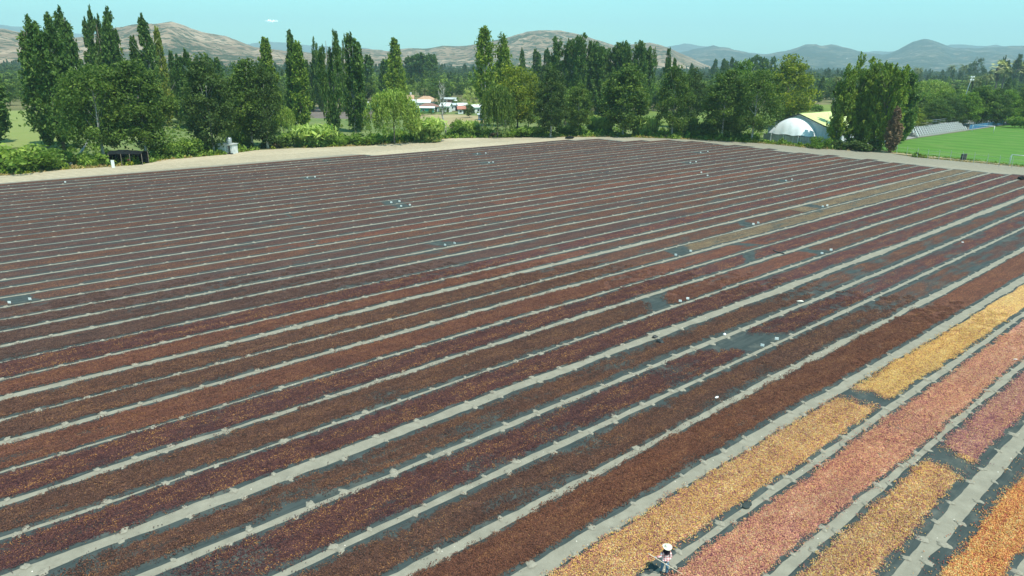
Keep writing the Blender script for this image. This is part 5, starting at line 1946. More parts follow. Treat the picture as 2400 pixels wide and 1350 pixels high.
for (px, py, wpx, d_, h, rz, roof, rh, wall, roofm, lb, nm) in [
    (1000, 250, 52, 9, 3.0, 0.1, 'hip', 2.6, 'wall_white', 'roof_tan', 'large house with a tan hipped roof behind the willow', 'house'),
    (958, 248, 22, 7, 3.2, 0.1, 'gable', 2.4, 'wall_white', 'roof_tan', 'tan gabled house with a chimney touching the willow', 'house'),
    (986, 254, 42, 6, 3.0, 0.05, 'shed', 1.1, 'wall_white', 'roof_white', 'low building with a bright white sloping roof before the tan house', 'outbuilding'),
    (1006, 261, 44, 6, 2.4, 0.08, 'hip', 1.5, 'wall_white', 'roof_brown', 'low brown roofed house below the white sloping roof', 'house'),
    (993, 264, 46, 2.5, 2.2, 0.08, 'shed', 0.5, 'teal', 'roof_white', 'long porch with a white roof and teal side facing the field', 'porch'),
    (848, 252, 24, 4, 2.2, 0.0, 'shed', 0.5, 'dark', 'roof_white', 'small white canopy left of the willow at the brown field', 'canopy'),
    (1046, 262, 20, 5, 2.8, -0.2, 'gable', 1.4, 'wall_white', 'roof_white', 'small white gabled shed behind the dead tree', 'outbuilding'),
    (1062, 258, 18, 5, 2.5, 0.15, 'shed', 0.7, 'wall_white', 'roof_grey', 'grey roofed shed right of the dead tree', 'outbuilding'),
    (1084, 259, 20, 5, 2.6, 0.2, 'gable', 1.0, 'wall_white', 'roof_white', 'white roofed cottage left of the blue hut', 'house'),
    (1082, 266, 16, 5, 2.2, 0.1, 'gable', 1.2, 'wall_white', 'roof_red', 'tiny cottage with a pinkish red roof in front of the white cottage', 'house'),
    (1122, 264, 26, 6, 2.6, 0.3, 'shed', 1.0, 'wall_white', 'roof_white', 'white roofed building beside the hanging willow', 'outbuilding'),
    (1128, 281, 13, 3, 2.2, 0.1, 'shed', 0.3, 'blue', 'roof_grey', 'small bright blue hut left of the hanging willow', 'hut'),
    (1264, 274, 20, 6, 2.4, 0.2, 'shed', 0.8, 'wall_white', 'roof_white', 'white roofed shed glimpsed right of the hanging willow', 'outbuilding'),
    (1050, 243, 34, 5, 2.6, 0.0, 'shed', 0.7, 'roof_brown', 'roof_grey', 'long grey roofed building behind the dead tree top', 'outbuilding'),
    (1096, 206, 18, 10, 4.5, 0.1, 'shed', 1.2, 'wall_white', 'roof_white', 'distant bright white building above the silvery tree', 'house'),
    (880, 212, 12, 8, 4.0, 0.1, 'shed', 1.0, 'wall_white', 'roof_white', 'distant little white building left of the light green poplar', 'house'),
]:
    X, Y, wm = hp(px, py, wpx)
    t = house(X, Y, wm, d_, h, rz, roof, rh, wall, roofm, lb, nm, windows=2 if wm > 9 else 1, cat=nm)
    if 'chimney' in lb:
        MB().box((wm * 0.25, 0.8, h + rh + 0.2), (1.0, 1.0, 2.6)).build('chimney', M['concrete_pale'], t)
X, Y = G(872, 256)
props(MB().add([(X - 3.5, Y - 1, 1.4), (X + 3.5, Y - 1, 1.2), (X + 3, Y + 3, 2.4), (X - 2.5, Y + 3, 2.5), (X - 3.5, Y - 1, 0), (X + 3.5, Y - 1, 0)],
               [(0, 1, 2, 3), (4, 5, 1, 0)]).build('garden_net', M['teal']), 'turquoise netting stretched beside the white canopy', 'netting')
o = MB().tube([G(1068, 252) + (3.2,), G(1068, 252) + (3.9,)], [0.9, 0.9], 10).build('water_tank', M['white_paint'], None, True)
props(o, 'small white round tank above the grey roofed shed', 'water tank')

# ---- the barn with the white awning
BU, BV0, BV1 = 207.0, 96.5, 116.5          # front wall along v
bv = (BV0 + BV1) / 2 + 0.6
barn = empty('barn', W(BU, bv, 0), AZ, 'white gabled barn with a pale yellow green roof at the right end of the field', 'barn')
# local axes: x along u (away from the field), y along v
HW, EH, RH, LN = 10.2, 4.6, 8.3, 22.0
M['corrugated'] = None


def mat_corr(name, a, b, sc_=18.0):
    t = NT(name)
    wv = t.new('TexWave', wave_type='BANDS', bands_direction='Y')
    wv.inputs['Scale'].default_value = 0.9
    t.link(t.mapped(t.pos(), (1, 1, 1), (0, 0, -AZ)), wv.inputs[0])
    n = t.noise(0.6, None, 4)
    c = t.ramp(n, [(0.3, a), (0.7, b)])
    t.bsdf(c, 0.55, t.bump(wv.outputs['Fac'], 0.4, 0.05), 0.35)
    return t.m


M['corrugated'] = mat_corr('corrugated_white', (0.60, 0.68, 0.70), (0.72, 0.78, 0.78))
M['barn_roof'] = mat_corr('yellow_green_roof', (0.56, 0.66, 0.24), (0.64, 0.72, 0.30))
M['awning'] = plain('white_awning', (0.80, 0.84, 0.84), 0.7, 0.3, 0.05, 0.7)
nsl = 16
for k in range(nsl):                      # front wall of separate corrugated sheets
    y0 = -HW + 2 * HW * k / nsl
    y1 = -HW + 2 * HW * (k + 1) / nsl - 0.02
    z0 = EH + (RH - EH) * (1 - abs(y0) / HW)
    z1 = EH + (RH - EH) * (1 - abs(y1) / HW)
    off = 0.03 * (k % 2)
    MB().add([(off, y0, 0), (off, y1, 0), (off, y1, z1), (off, y0, z0), (off + 0.1, y0, 0), (off + 0.1, y1, 0), (off + 0.1, y1, z1), (off + 0.1, y0, z0)],
             [(3, 2, 1, 0), (4, 5, 6, 7), (0, 1, 5, 4), (1, 2, 6, 5), (2, 3, 7, 6), (3, 0, 4, 7)]).build('wall_sheet', M['corrugated'], barn)
b = MB()
for s_ in (-1, 1):
    b.box((LN / 2 + 0.2, s_ * HW, EH / 2), (LN - 0.4, 0.15, EH))
b.add([(LN, -HW, 0), (LN, HW, 0), (LN, HW, EH), (LN, 0, RH), (LN, -HW, EH)], [(0, 1, 2, 3, 4)])
b.build('wall', M['corrugated'], barn)
for s_ in (-1, 1):
    for k in range(8):
        x0 = -0.7 + (LN + 1.2) * k / 8
        x1 = -0.7 + (LN + 1.2) * (k + 1) / 8 - 0.015
        ye = s_ * (HW + 0.5)
        ze = EH - (RH - EH) * 0.5 / HW
        zz = 0.012 * (k % 2)
        MB().add([(x0, ye, ze + 0.1 + zz), (x1, ye, ze + 0.1 + zz), (x1, 0, RH + 0.1 + zz), (x0, 0, RH + 0.1 + zz),
                  (x0, ye, ze + 0.2 + zz), (x1, ye, ze + 0.2 + zz), (x1, 0, RH + 0.2 + zz), (x0, 0, RH + 0.2 + zz)],
                 [(3, 2, 1, 0), (4, 5, 6, 7), (0, 1, 5, 4), (1, 2, 6, 5), (2, 3, 7, 6), (3, 0, 4, 7)]).build('roof_sheet', M['barn_roof'], barn)
b = MB()
for s_ in (-1, 1):
    b.tube([(-0.75, s_ * (HW + 0.5), EH - 0.1), (-0.75, 0, RH + 0.12)], 0.14, 4)
b.build('barge_board', M['dark'], barn)
# awning: canvas from an arch on the front wall down to a beam on posts
aw = empty('awning', W(BU, bv, 0), AZ, 'large bulging white canvas hanging from the gable of the barn down to posts', 'awning')
NA = 28
V = []
F = []
cy = 0.0
for i in range(NA + 1):
    s_ = -1 + 2 * i / NA
    yb = cy + 1.3 + s_ * 7.4
    zt = 2.2 + 5.2 * (1 - abs(s_) ** 2.0) ** 0.75
    for j in range(9):
        q = j / 8
        bul = 0.35 * sin(q * pi)
        x = -0.15 - (q ** 0.75) * 4.4 * (1 - 0.35 * abs(s_) ** 3) - bul
        z = zt * (1 - q) + (2.25 + 0.12 * sin(s_ * 9)) * q + 0.7 * sin(q * pi) * (1 - abs(s_))
        fold = 0.12 * (1 - abs(((i % 5) / 2.5) - 1)) * q
        V.append((x - fold, yb * (1 - 0.06 * q) - 0.9 * q * (1 - abs(s_)), z))
for i in range(NA):
    for j in range(8):
        a = i * 9 + j
        F.append((a, a + 1, a + 10, a + 9))
ob('canvas', mesh('canvas', np.array(V), np.array(F), M['awning'], True), aw)
for y in (-7.2, -2.6, 2.2, 6.4):
    MB().box((-4.5, y, 1.2), (0.32, 0.32, 2.4), 0, 0.8).build('post', M['concrete_pale'], aw)
# low wall of concrete slabs in front of the barn
lw = empty('slab_wall', W(BU - 5.4, bv, 0), AZ, 'low grey wall of stacked concrete slabs in front of the barn', 'wall')
for k in range(8):
    for q in range(4):
        MB().box((0.03 * ((k + q) % 2) + 1.3, -9.4 + k * 2.45, 0.26 + q * 0.5), (0.10, 2.40, 0.48)).build('slab', M['concrete'], lw)
for k in range(9):
    MB().box((1.3, -10.6 + k * 2.45, 1.1), (0.2, 0.16, 2.2)).build('post', M['concrete_pale'], lw)

# ---- white hut with a water tank
X, Y = G(532, 360)
hut = empty('hut', (X, Y, 0), R_(-12), 'small stained white hut with a dark doorway beside the track', 'hut')
M['stained'] = mat_two('stained_whitewash', (0.62, 0.64, 0.62), (0.74, 0.76, 0.74), (0.25, 0.30, 0.29), 0.5, 0.9, 0.85, 0.2)
b = MB()
b.box((-0.95, 0.75, 1.15), (2.3, 2.4, 2.3))
b.build('wall', M['stained'], hut)
b = MB()
b.box((0.42, 0.8, 1.15), (0.12, 2.3, 2.3))
b.box((1.62, 0.75, 1.15), (0.50, 2.4, 2.3))
b.box((0.95, 0.75, 2.15), (0.9, 2.4, 0.3))
b.box((0.95, 1.9, 1.1), (0.9, 0.1, 2.1))
b.build('wall', M['stained'], hut)
MB().box((0.93, 1.2, 1.0), (0.84, 0.06, 2.0)).build('door', M['dark'], hut)
MB().box((-0.05, 0.7, 2.38), (4.3, 2.9, 0.12)).build('roof', M['roof_grey'], hut)
MB().box((-0.1, -0.75, 0.10), (4.4, 0.5, 0.2)).build('sill', M['black_cloth'], hut)
b = MB()
b.tube([(0.5, 0.7, 2.46), (0.5, 0.7, 2.6), (0.5, 0.7, 3.7), (0.5, 0.7, 3.95), (0.5, 0.7, 4.0)], [0.62, 0.68, 0.68, 0.45, 0.1], 14)
tk = b.build('water_tank', M['metal'], None, True)
tk.location = (X, Y, 0)
tk.rotation_euler = (0, 0, R_(-12))
props(tk, 'grey cylindrical water tank on the roof of the white hut', 'water tank')

# ---- black shade shelter
X, Y = G(292, 389)
X, Y = X - 0.3, Y + 1.6
sh = empty('shade_shelter', (X, Y, 0), R_(8), 'black shade net shelter on pale poles under the leafy trees', 'shelter')
sh.scale = (0.85, 0.85, 0.95)
V = []
F = []
for i in range(9):
    for j in range(6):
        x = -4.2 + 8.2 * i / 8
        y = -0.6 + 4.6 * j / 5
        z = 2.55 + 0.85 * sin(pi * j / 5) * (1 - 0.4 * abs(i - 3) / 4) - 0.25 * (i % 2) * 0.4
        V.append((x, y, z))
for i in range(8):
    for j in range(5):
        a = i * 6 + j
        F.append((a, a + 6, a + 7, a + 1))
ob('net_roof', mesh('net_roof', np.array(V), np.array(F), M['black_cloth'], True), sh)
MB().add([(-4.2, 4.0, 0), (4.0, 4.0, 0), (4.0, 4.0, 2.6), (-4.2, 4.0, 2.6)], [(0, 1, 2, 3)]).build('net_side', M['black_cloth'], sh)
MB().add([(-4.2, 4.0, 0), (-4.2, -0.4, 0), (-4.2, -0.4, 2.5), (-4.2, 4.0, 2.6)], [(0, 1, 2, 3)]).build('net_side', M['black_cloth'], sh)
for x, y in ((-4.0, -0.6), (-1.0, -0.6), (1.1, -0.6), (4.0, -0.5), (-4.1, 3.9), (4.0, 3.9)):
    MB().tube([(x, y, 0), (x + 0.05, y, 2.6)], 0.07, 6).build('pole', M['wood'], sh)
# chairs and a board beneath it
X2, Y2 = G(266, 393)
props(MB().box((X2, Y2, 0.8), (0.65, 0.12, 1.6)).build('white_board', M['sign']), 'upright white board in front of the shade shelter', 'board')
ch = empty('red_chair', G(302, 386) + (0,), 0.4, 'dull red chair under the black shade shelter', 'chair')
M['red'] = plain('dull_red', (0.42, 0.07, 0.05), 0.6, 0.3, 0.1, 4)
MB().box((0, 0, 0.46), (0.5, 0.5, 0.06)).build('seat', M['red'], ch)
MB().box((0, 0.24, 0.85), (0.5, 0.06, 0.75)).build('backrest', M['red'], ch)
for sx in (-1, 1):
    for sy in (-1, 1):
        MB().box((sx * 0.2, sy * 0.2, 0.22), (0.05, 0.05, 0.43)).build('leg', M['red'], ch)

# ---- terraces of pierced blocks beside the pitch
te = empty('terrace', W(254, 89.6, 0), AZ, 'stepped terraces of white blocks with dark openings beside the pitch', 'terrace')
stepm = MB()
NB, NR = 22, 5
Lr = 48.0
for r in range(NR):
    stepm.box((Lr / 2 + r * 0.9, 0.55 + r * 1.1, (r + 1) * 0.22), (Lr - r * 0.4, 1.1, (r + 1) * 0.44))
stepm.build('steps', M['concrete'], te)
bm_v = MB()
bw = Lr / NB
blk = MB()
blk.box((0, 0, 0.25), (bw * 0.40, 0.5, 0.50))
blk_me = mesh('white_block', np.array(blk.v), blk.f, M['white_paint'])
opn = MB()
opn.box((0, 0, 0.23), (bw * 0.56, 0.40, 0.45))
opn_me = mesh('dark_opening', np.array(opn.v), opn.f, M['dark'])
for r in range(NR):
    for k in range(NB):
        x = bw * (k + 0.5 + 0.5 * (r % 2)) + r * 0.9
        o = ob('block', blk_me, te, (x - bw * 0.26, 0.30 + r * 1.1, (r + 1) * 0.44 + 0.004))
        o = ob('opening', opn_me, te, (x + bw * 0.24, 0.30 + r * 1.1, (r + 1) * 0.44 + 0.004))
# rail behind the terraces
rl = empty('railing', W(254, 97.0, 0), AZ, 'thin grey railing along the top of the terraces', 'railing')
MB().tube([(0, 0, 3.9), (56, 0, 3.9)], 0.06, 5).build('top_rail', M['metal'], rl)
MB().tube([(0, 0, 3.3), (56, 0, 3.3)], 0.04, 5).build('lower_rail', M['metal'], rl)
for k in range(15):
    MB().tube([(k * 4, 0, 0), (k * 4, 0, 3.9)], 0.05, 5).build('post', M['metal'], rl)
# blue paving stripe and low fence at the far side of the pitch
bf = empty('blue_fence', W(306, 90.5, 0), AZ, 'low blue panelled fence continuing right of the terraces', 'fence')
for k in range(14):
    MB().box((1.5 + k * 2.9, 0.02 * (k % 2), 0.9), (2.75, 0.08, 1.5)).build('panel', M['blue'], bf)
for k in range(15):
    MB().box((k * 2.9, 0, 1.1), (0.12, 0.14, 2.2)).build('post', M['metal'], bf)

# white seats and trunks in the yard: whitewashed kerb stones
# ---- football goal
gl = empty('football_goal', W(199.8, 0, 0), AZ, 'white goal frame at the right edge of the pitch', 'goal')
gx, gy = G(2366, 388)
gl.location = (gx, gy, 0)
dxy = (W(0, -7.3)[0], W(0, -7.3)[1])
MB().tube([(0, 0, 0), (0, 0, 2.6)], 0.08, 8).build('post', M['white_paint'], gl, True)
MB().tube([(0, -7.3, 0), (0, -7.3, 2.6)], 0.08, 8).build('post', M['white_paint'], gl, True)
MB().tube([(0, 0.06, 2.6), (0, -7.36, 2.6)], 0.08, 8).build('crossbar', M['white_paint'], gl, True)
for y in (0, -7.3):
    MB().tube([(0, y, 2.55), (-0.9, y, 2.4), (-1.2, y, 0)], 0.04, 6).build('stay', M['metal'], gl, True)
# a second goal far across the pitch
g2 = empty('football_goal', W(296, 83, 0), AZ, 'small far goal frame in front of the trees across the pitch', 'goal')
for y in (-3.4, 3.4):
    MB().tube([(0, y, 0), (0, y, 2.5)], 0.08, 6).build('post', M['white_paint'], g2, True)
MB().tube([(0, -3.4, 2.5), (0, 3.4, 2.5)], 0.08, 6).build('crossbar', M['white_paint'], g2, True)
# wire fence along the near side of the pitch
wf = empty('wire_fence', (0, 0, 0), 0, 'thin wire fence on slim posts along the near side of the pitch', 'fence')
fp = [G(x, y) for x, y in ((2100, 363), (2124, 366), (2149, 370), (2173, 374), (2199, 375), (2226, 377), (2254, 380), (2281, 382), (2312, 386), (2340, 390), (2370, 394), (2400, 398))]
for i, (x, y) in enumerate(fp):
    p = MB()
    p.tube([(x, y, 0), (x, y, 2.3), (x - 0.12, y, 2.55)], 0.045, 5)
    p.build('post', M['metal'], wf)
b = MB()
for z in (0.6, 1.3, 2.1):
    b.tube([(x, y, z) for x, y in fp], 0.012, 3)
b.build('wire', M['metal'], wf)
# dark stump box on the bank
X, Y = G(2257, 375)
st = MB()
st.box((0, 0, 0.75), (0.95, 0.9, 1.5), 0.3, 0.9)
o = st.build('stump', M['black_plastic'])
o.location = (X, Y, 0)
props(o, 'squat dark stump standing on the bank beside the pitch', 'stump')
MB().box((0.6, 0.1, 0.8), (0.14, 0.5, 1.6), 0.3).build('board', M['wood'], o)
# parasol and shadow hut at the right
X, Y = G(2371, 290)
pa = empty('parasol', (X, Y, 0), 0, 'pale green parasol over a red kiosk beyond the pitch', 'parasol')
b = MB()
V = [(0, 0, 3.6)] + [(cos(k * pi / 4) * 1.9, sin(k * pi / 4) * 1.9, 2.6) for k in range(8)]
MB().add(V, [(0, 1 + k, 1 + (k + 1) % 8) for k in range(8)]).build('canopy', plain('pale_green_canvas', (0.62, 0.70, 0.52), 0.8, 0.2), pa)
MB().tube([(0, 0, 0), (0, 0, 3.5)], 0.06, 6).build('pole', M['metal'], pa)
kk = MB().box((X - 0.7, Y + 1.2, 1.0), (1.3, 0.9, 2.0)).build('kiosk', M['red'])
props(kk, 'small red kiosk half under the pale green parasol', 'kiosk')
# fences by the yard
for nm, u0_, lb in (('yard_fence', 318, 'grey post fence at the far corner of the pitch'),):
    t = empty(nm, W(330, 92.5, 0), AZ, lb, 'fence')
    for k in range(12):
        MB().tube([(k * 3, 0, 0), (k * 3, 0, 3.2)], 0.09, 5).build('post', M['metal'], t)
    MB().tube([(0, 0, 3.1), (33, 0, 3.1)], 0.04, 4).build('rail', M['metal'], t)
# floodlight mast
X, Y = G(2247, 290)
hm = ZAT(2256, 180, X, Y)
ml = empty('floodlight_mast', (X, Y, 0), 0.2, 'tall slender floodlight mast leaning right behind the terraces', 'floodlight')
MB().tube([(0, 0, 0), (0.25, 0, hm * 0.5), (1.0, 0, hm * 0.8), (1.9, 0, hm)], [0.22, 0.18, 0.13, 0.10], 8).build('pole', M['metal'], ml, True)
MB().box((1.9, 0, hm - 0.6), (1.9, 0.12, 0.12)).build('cross_arm', M['metal'], ml)
for k in range(4):
    MB().box((1.15 + (k % 2) * 1.2, -0.2, hm + 0.1 - (k // 2) * 1.2), (0.7, 0.35, 0.5)).build('lamp', M['white_paint'], ml)
# distant mast above the woods
X, Y = G(1975, 200)
t = empty('radio_mast', (X, Y, 0), 0, 'thin distant mast on the skyline left of the poplar cluster', 'mast')
h2 = ZAT(1975, 132, X, Y)
MB().tube([(0, 0, 0), (0, 0, h2)], [0.35, 0.15], 5).build('pole', M['metal'], t)
MB().box((0, 0, h2 * 0.93), (1.2, 1.2, 0.8)).build('antenna', M['white_paint'], t)

# ================================================================== THE WORKER
PX, PY = G(1556, 1347)
who = empty('person', (PX, PY, 0.0), R_(8), 'worker in straw hat, red checked shirt and jeans, raking at the bottom of the photo', 'person')
# the person faces the camera (-Y), feet on the earth path


def skin_figure(name, verts, edges_, radii, mat, parent, sub=2, root=0):
    me = bpy.data.meshes.new(name)
    me.from_pydata(verts, edges_, [])
    o = ob(name, me, parent)
    me.materials.append(mat)
    md = o.modifiers.new('skin', 'SKIN')
    for i, r in enumerate(radii):
        sv_ = me.skin_vertices[0].data[i]
        sv_.radius = (r, r) if not isinstance(r, tuple) else r
        sv_.use_root = (i == root)
    md.use_smooth_shade = True
    s_ = o.modifiers.new('sub', 'SUBSURF')
    s_.levels = sub
    s_.render_levels = sub
    return o


M['skin'] = plain('skin', (0.30, 0.17, 0.11), 0.6, 0.3, 0.08, 9)
tj = NT('denim')
c = tj.ramp(tj.noise(7, None, 4), [(0.3, (0.06, 0.13, 0.21)), (0.7, (0.15, 0.30, 0.42))])
tj.bsdf(c, 0.85, None, 0.15)
M['denim'] = tj.m
ts_ = NT('checked_shirt')
tc = ts_.new('TexCoord')
sx = ts_.new('SeparateXYZ')
ts_.link(tc.outputs['Object'], sx.inputs[0])


def band(o_, k, w_):
    f_ = ts_.math('FRACT', ts_.math('MULTIPLY', o_, k))
    return ts_.math('LESS_THAN', f_, w_)


hb = band(sx.outputs[2], 8.0, 0.42)
vb = band(sx.outputs[0], 9.0, 0.42)
c = ts_.mix(ts_.math('MULTIPLY', hb, 0.6), (0.85, 0.80, 0.78), (0.66, 0.12, 0.14))
c = ts_.mix(ts_.math('MULTIPLY', vb, 0.55), c, (0.62, 0.10, 0.12))
c = ts_.mix(ts_.math('MULTIPLY', ts_.math('MULTIPLY', hb, vb), 0.6), c, (0.30, 0.03, 0.05))
ts_.bsdf(c, 0.85, None, 0.15)
M['shirt'] = ts_.m
M['scarf'] = plain('dark_scarf', (0.025, 0.018, 0.028), 0.85, 0.15, 0.3, 8)
M['straw'] = plain('straw_hat', (0.74, 0.70, 0.56), 0.8, 0.2, 0.08, 14)
M['boot'] = plain('boots', (0.06, 0.05, 0.045), 0.7, 0.3, 0.2, 9)

# where the hands are: the pole is a real stick from its lower tip on the fruit to the raised end
tip = Vector(G(1602, 1350) + (0.05,))
top = Vector(G(1519, 1297, 1.42) + (1.42,))
inv = who.matrix_basis.inverted()
ptip, ptop = inv @ tip, inv @ top
h_hi = ptop + (ptip - ptop) * 0.20
h_lo = ptop + (ptip - ptop) * 0.50
Vd = [(0.0, 0.0, 0.80), (0.0, 0.0, 0.98), (0.0, -0.01, 1.20), (0.0, -0.02, 1.30), (0.0, -0.05, 1.40), (0.0, -0.07, 1.50),
      (0.085, 0.0, 0.76), (0.10, -0.05, 0.44), (0.11, -0.02, 0.08), (0.12, -0.16, 0.04),
      (-0.085, 0.0, 0.76), (-0.09, 0.06, 0.44), (-0.10, 0.16, 0.08), (-0.10, 0.03, 0.04),
      (0.16, -0.02, 1.27), (0.24, -0.06, 1.02), tuple(h_lo + Vector((0.03, 0.05, 0.04))),
      (-0.16, -0.02, 1.27), (-0.27, -0.05, 1.06), tuple(h_hi + Vector((0.05, 0.05, 0.02)))]
Ed = [(0, 1), (1, 2), (2, 3), (3, 4), (4, 5), (0, 6), (6, 7), (7, 8), (8, 9), (0, 10), (10, 11), (11, 12), (12, 13), (3, 14), (14, 15), (15, 16), (3, 17),
      (17, 18), (18, 19)]
Rd = [(0.12, 0.10), (0.115, 0.09), (0.135, 0.095), (0.12, 0.08), 0.05, 0.085, 0.075, 0.052, 0.036, 0.03, 0.075, 0.052, 0.036, 0.03,
      0.055, 0.040, 0.026, 0.055, 0.040, 0.026]
body = skin_figure('body', Vd, Ed, Rd, M['skin'], who)
# trousers and shirt follow the body
skin_figure('trousers', [Vd[1][:2] + (0.92,), Vd[0], Vd[6], Vd[7], (0.11, -0.02, 0.10), Vd[10], Vd[11], (-0.10, 0.155, 0.10)],
            [(0, 1), (1, 2), (2, 3), (3, 4), (1, 5), (5, 6), (6, 7)], [(0.135, 0.11), (0.14, 0.115), 0.095, 0.072, 0.062, 0.095, 0.072, 0.062], M['denim'], who)
wl_ = Vector(Vd[16])
wh_ = Vector(Vd[19])
e1, e2_ = Vector(Vd[15]), Vector(Vd[18])
skin_figure('shirt', [(0, 0, 0.86), Vd[1], Vd[2], (0, -0.02, 1.31), Vd[14], Vd[15], tuple(e1 + (wl_ - e1) * 0.85), Vd[17], Vd[18], tuple(e2_ + (wh_ - e2_) * 0.85)],
            [(0, 1), (1, 2), (2, 3), (3, 4), (4, 5), (5, 6), (3, 7), (7, 8), (8, 9)],
            [(0.155, 0.125), (0.145, 0.115), (0.165, 0.12), (0.13, 0.09), 0.080, 0.060, 0.046, 0.080, 0.060, 0.046], M['shirt'], who, root=1)
for s_, y in ((0.115, -0.02), (-0.10, 0.155)):
    MB().tube([(s_, y + 0.05, 0.05), (s_, y - 0.05, 0.06), (s_, y - 0.16, 0.04)], [0.045, 0.055, 0.035], 8).build('boot', M['boot'], who, True)
# scarf hanging from under the hat over neck and shoulders
V = []
F = []
for i, (z, r, yo) in enumerate(((1.585, 0.10, -0.06), (1.52, 0.118, -0.06), (1.44, 0.122, -0.05), (1.36, 0.135, -0.03), (1.27, 0.175, -0.02))):
    for k in range(16):
        an = 2 * pi * k / 16
        rr = r * (1 + 0.08 * sin(5 * an + i))
        V.append((cos(an) * rr, yo + sin(an) * rr * 0.85, z - (0.05 * (sin(an) < -0.5) if i > 3 else 0)))
for i in range(4):
    for k in range(16):
        if i in (0, 1) and k in (11, 12):      # the face shows
            continue
        a, b_ = i * 16 + k, i * 16 + (k + 1) % 16
        F.append((a, a + 16, b_ + 16, b_))
ob('scarf', mesh('scarf', np.array(V), np.array(F), M['scarf'], True), who)
# face details
fy = -0.155
for x in (-0.032, 0.032):
    MB().box((x, fy + 0.0, 1.515), (0.022, 0.012, 0.009)).build('eye', M['boot'], who)
MB().tube([(0, fy + 0.01, 1.51), (0, fy - 0.015, 1.485)], [0.010, 0.016], 6).build('nose', M['skin'], who, True)
MB().box((0, fy + 0.004, 1.455), (0.045, 0.012, 0.010)).build('mouth', M['red'], who)
# straw hat: wide, slightly turned up brim, rounded crown
prof = [(0.0, 1.70), (0.05, 1.698), (0.085, 1.68), (0.10, 1.64), (0.105, 1.59), (0.125, 1.575), (0.17, 1.574), (0.208, 1.59)]
V = []
F = []
ns = 24
for i, (r, z) in enumerate(prof):
    for k in range(ns):
        an = 2 * pi * k / ns
        zz = z + (0.035 * abs(cos(an)) ** 2 if i > 5 else 0) - (0.02 if i > 5 and sin(an) < -0.4 else 0)
        V.append((cos(an) * r * (1.0 if i < 6 else 1.02), -0.07 + sin(an) * r * 1.08, zz))
for i in range(len(prof) - 1):
    for k in range(ns):
        a, b_ = i * ns + k, i * ns + (k + 1) % ns
        F.append((a, a + ns, b_ + ns, b_))
hat = ob('hat', mesh('hat', np.array(V), np.array(F), M['straw'], True), who)
sm_ = hat.modifiers.new('thick', 'SOLIDIFY')
sm_.thickness = 0.008


def hand(base, pdir, side, name='hand'):
    """palm and five fingers curled round the pole (direction pdir)"""
    pdir = pdir.normalized()
    up = Vector((0, 0, 1)) - pdir * pdir.z
    up.normalize()
    nx = pdir.cross(up).normalized()
    verts, eds, rad = [], [], []

    def chain(pts, rs):
        n0_ = len(verts)
        for i_, (p, r) in enumerate(zip(pts, rs)):
            verts.append(tuple(p))
            rad.append(r)
            if i_:
                eds.append((n0_ + i_ - 1, n0_ + i_))
    palm_c = base + up * 0.030
    o_ = None
    verts.append(tuple(palm_c - pdir * 0.03))
    rad.append(0.026)
    verts.append(tuple(palm_c + pdir * 0.03))
    rad.append(0.026)
    eds.append((0, 1))
    palm_o = skin_figure(name, verts, eds, rad, M['glove'], who, 1)
    for k in range(4):
        q = (k - 1.5) * 0.021
        ln = (0.9, 1.0, 0.95, 0.8)[k]
        c0 = base + pdir * q
        pts = [c0 + up * 0.030, c0 + up * 0.018 + nx * side * 0.034 * ln, c0 - up * 0.016 + nx * side * 0.032 * ln, c0 - up * 0.030 * ln + nx * side * 0.006]
        f_ = MB()
        f_.tube(pts, [0.0095, 0.0090, 0.0082, 0.0065], 6)
        f_.build('finger', M['glove'], palm_o, True)
    c0 = base + pdir * 0.045
    MB().tube([c0 + up * 0.026, c0 + up * 0.012 - nx * side * 0.028, c0 - up * 0.018 - nx * side * 0.020], [0.012, 0.011, 0.008], 6).build('thumb', M['glove'], palm_o, True)
    return palm_o


M['glove'] = plain('pale_gloves', (0.55, 0.60, 0.62), 0.8, 0.2, 0.1, 9)
hand(h_hi, ptip - ptop, -1)
hand(h_lo, ptip - ptop, 1)
rk = empty('rake', tuple(tip), 0, 'long pale wooden rake held slantwise by the worker', 'rake')
pt = top - tip
MB().tube([(0, 0, 0), tuple(pt * 0.5), tuple(pt)], [0.017, 0.017, 0.015], 8).build('handle', plain('pale_wood', (0.66, 0.58, 0.44), 0.6, 0.3, 0.1, 5), rk, True)
side_ = pt.cross(Vector((0, 0, 1))).normalized()
MB().tube([tuple(-side_ * 0.16), tuple(side_ * 0.16)], 0.018, 6).build('head', M['wood'], rk)
for k in range(7):
    p = side_ * (-0.15 + 0.05 * k)
    MB().tube([tuple(p), tuple(p + Vector((0, 0, -0.045)))], 0.007, 4).build('tooth', M['wood'], rk)

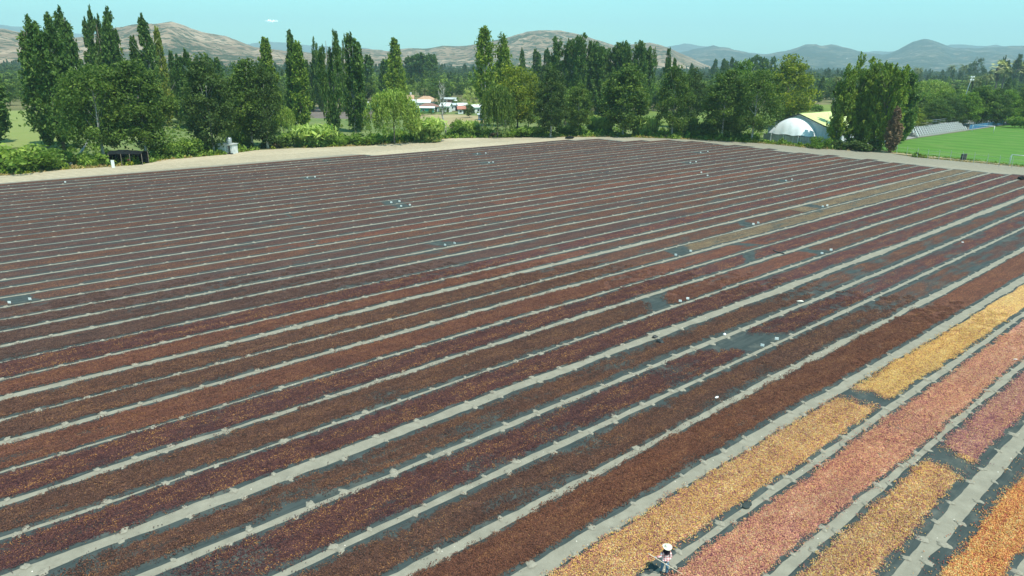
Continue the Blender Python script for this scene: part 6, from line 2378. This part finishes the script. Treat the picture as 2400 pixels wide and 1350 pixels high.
# ---- the one small cloud
V = []
F = []
rc = random.Random(5)
cd = Vector(ray(636, 49)).normalized()
cc = Vector((0, 0, CAM_H)) + cd * 16500
n0 = 0
for k in range(26):
    ox, oz, rr = rc.uniform(-110, 110), rc.uniform(-22, 22), rc.uniform(16, 38)
    ox *= 1.0
    oy = rc.uniform(-40, 40)
    for i in range(7):
        ph = pi * i / 6
        for j in range(10):
            th = 2 * pi * j / 10
            V.append((cc.x + ox + sin(ph) * cos(th) * rr * 1.7, cc.y + oy + sin(ph) * sin(th) * rr, cc.z + oz * (1 - abs(ox) / 130) + cos(ph) * rr * 0.55))
    for i in range(6):
        for j in range(10):
            a, b_ = n0 + i * 10 + j, n0 + i * 10 + (j + 1) % 10
            F.append((a, a + 10, b_ + 10, b_))
    n0 += 70
tcl = NT('cloud_vapour')
df0 = tcl.new('BsdfDiffuse')
df0.inputs[0].default_value = (1, 1, 1, 1)
df1 = tcl.new('BsdfTranslucent')
df1.inputs[0].default_value = (1, 1, 1, 1)
df = tcl.new('AddShader')
tcl.link(df0.outputs[0], df.inputs[0])
tcl.link(df1.outputs[0], df.inputs[1])
tpn = tcl.new('BsdfTransparent')
mx = tcl.new('MixShader')
lw_ = tcl.new('LayerWeight')
lw_.inputs[0].default_value = 0.35
tcl.link(tcl.rng(lw_.outputs['Facing'], 0.0, 0.8, 0.45, 1.0), mx.inputs[0])
tcl.link(df.outputs[0], mx.inputs[1])
tcl.link(tpn.outputs[0], mx.inputs[2])
tcl.link(mx.outputs[0], tcl.out.inputs[0])
cl_o = ob('cloud', mesh('cloud', np.array(V), np.array(F), tcl.m, True))
props(cl_o, 'tiny white cloud above the left hills', None, None, 'stuff')

# ---- haze
HAZE = 1.3e-4
hb_ = MB()
zt_ = 760.0
hb_.box((0, 5500, (zt_ - 3.0 - 6) / 2), (26000, 15000, zt_ + 9 - 6))
hz = hb_.build('haze', None)
hz.data.materials.clear()
th_ = bpy.data.materials.new('haze')
th_.use_nodes = True
th_.node_tree.nodes.clear()
oo = th_.node_tree.nodes.new('ShaderNodeOutputMaterial')
pv = th_.node_tree.nodes.new('ShaderNodeVolumePrincipled')
pv.inputs['Color'].default_value = (0.62, 0.89, 1.0, 1)
pv.inputs['Density'].default_value = HAZE
pv.inputs['Anisotropy'].default_value = 0.1
th_.node_tree.links.new(pv.outputs[0], oo.inputs['Volume'])
hz.data.materials.append(th_)
props(hz, 'thin blue haze over the valley', None, None, 'stuff')
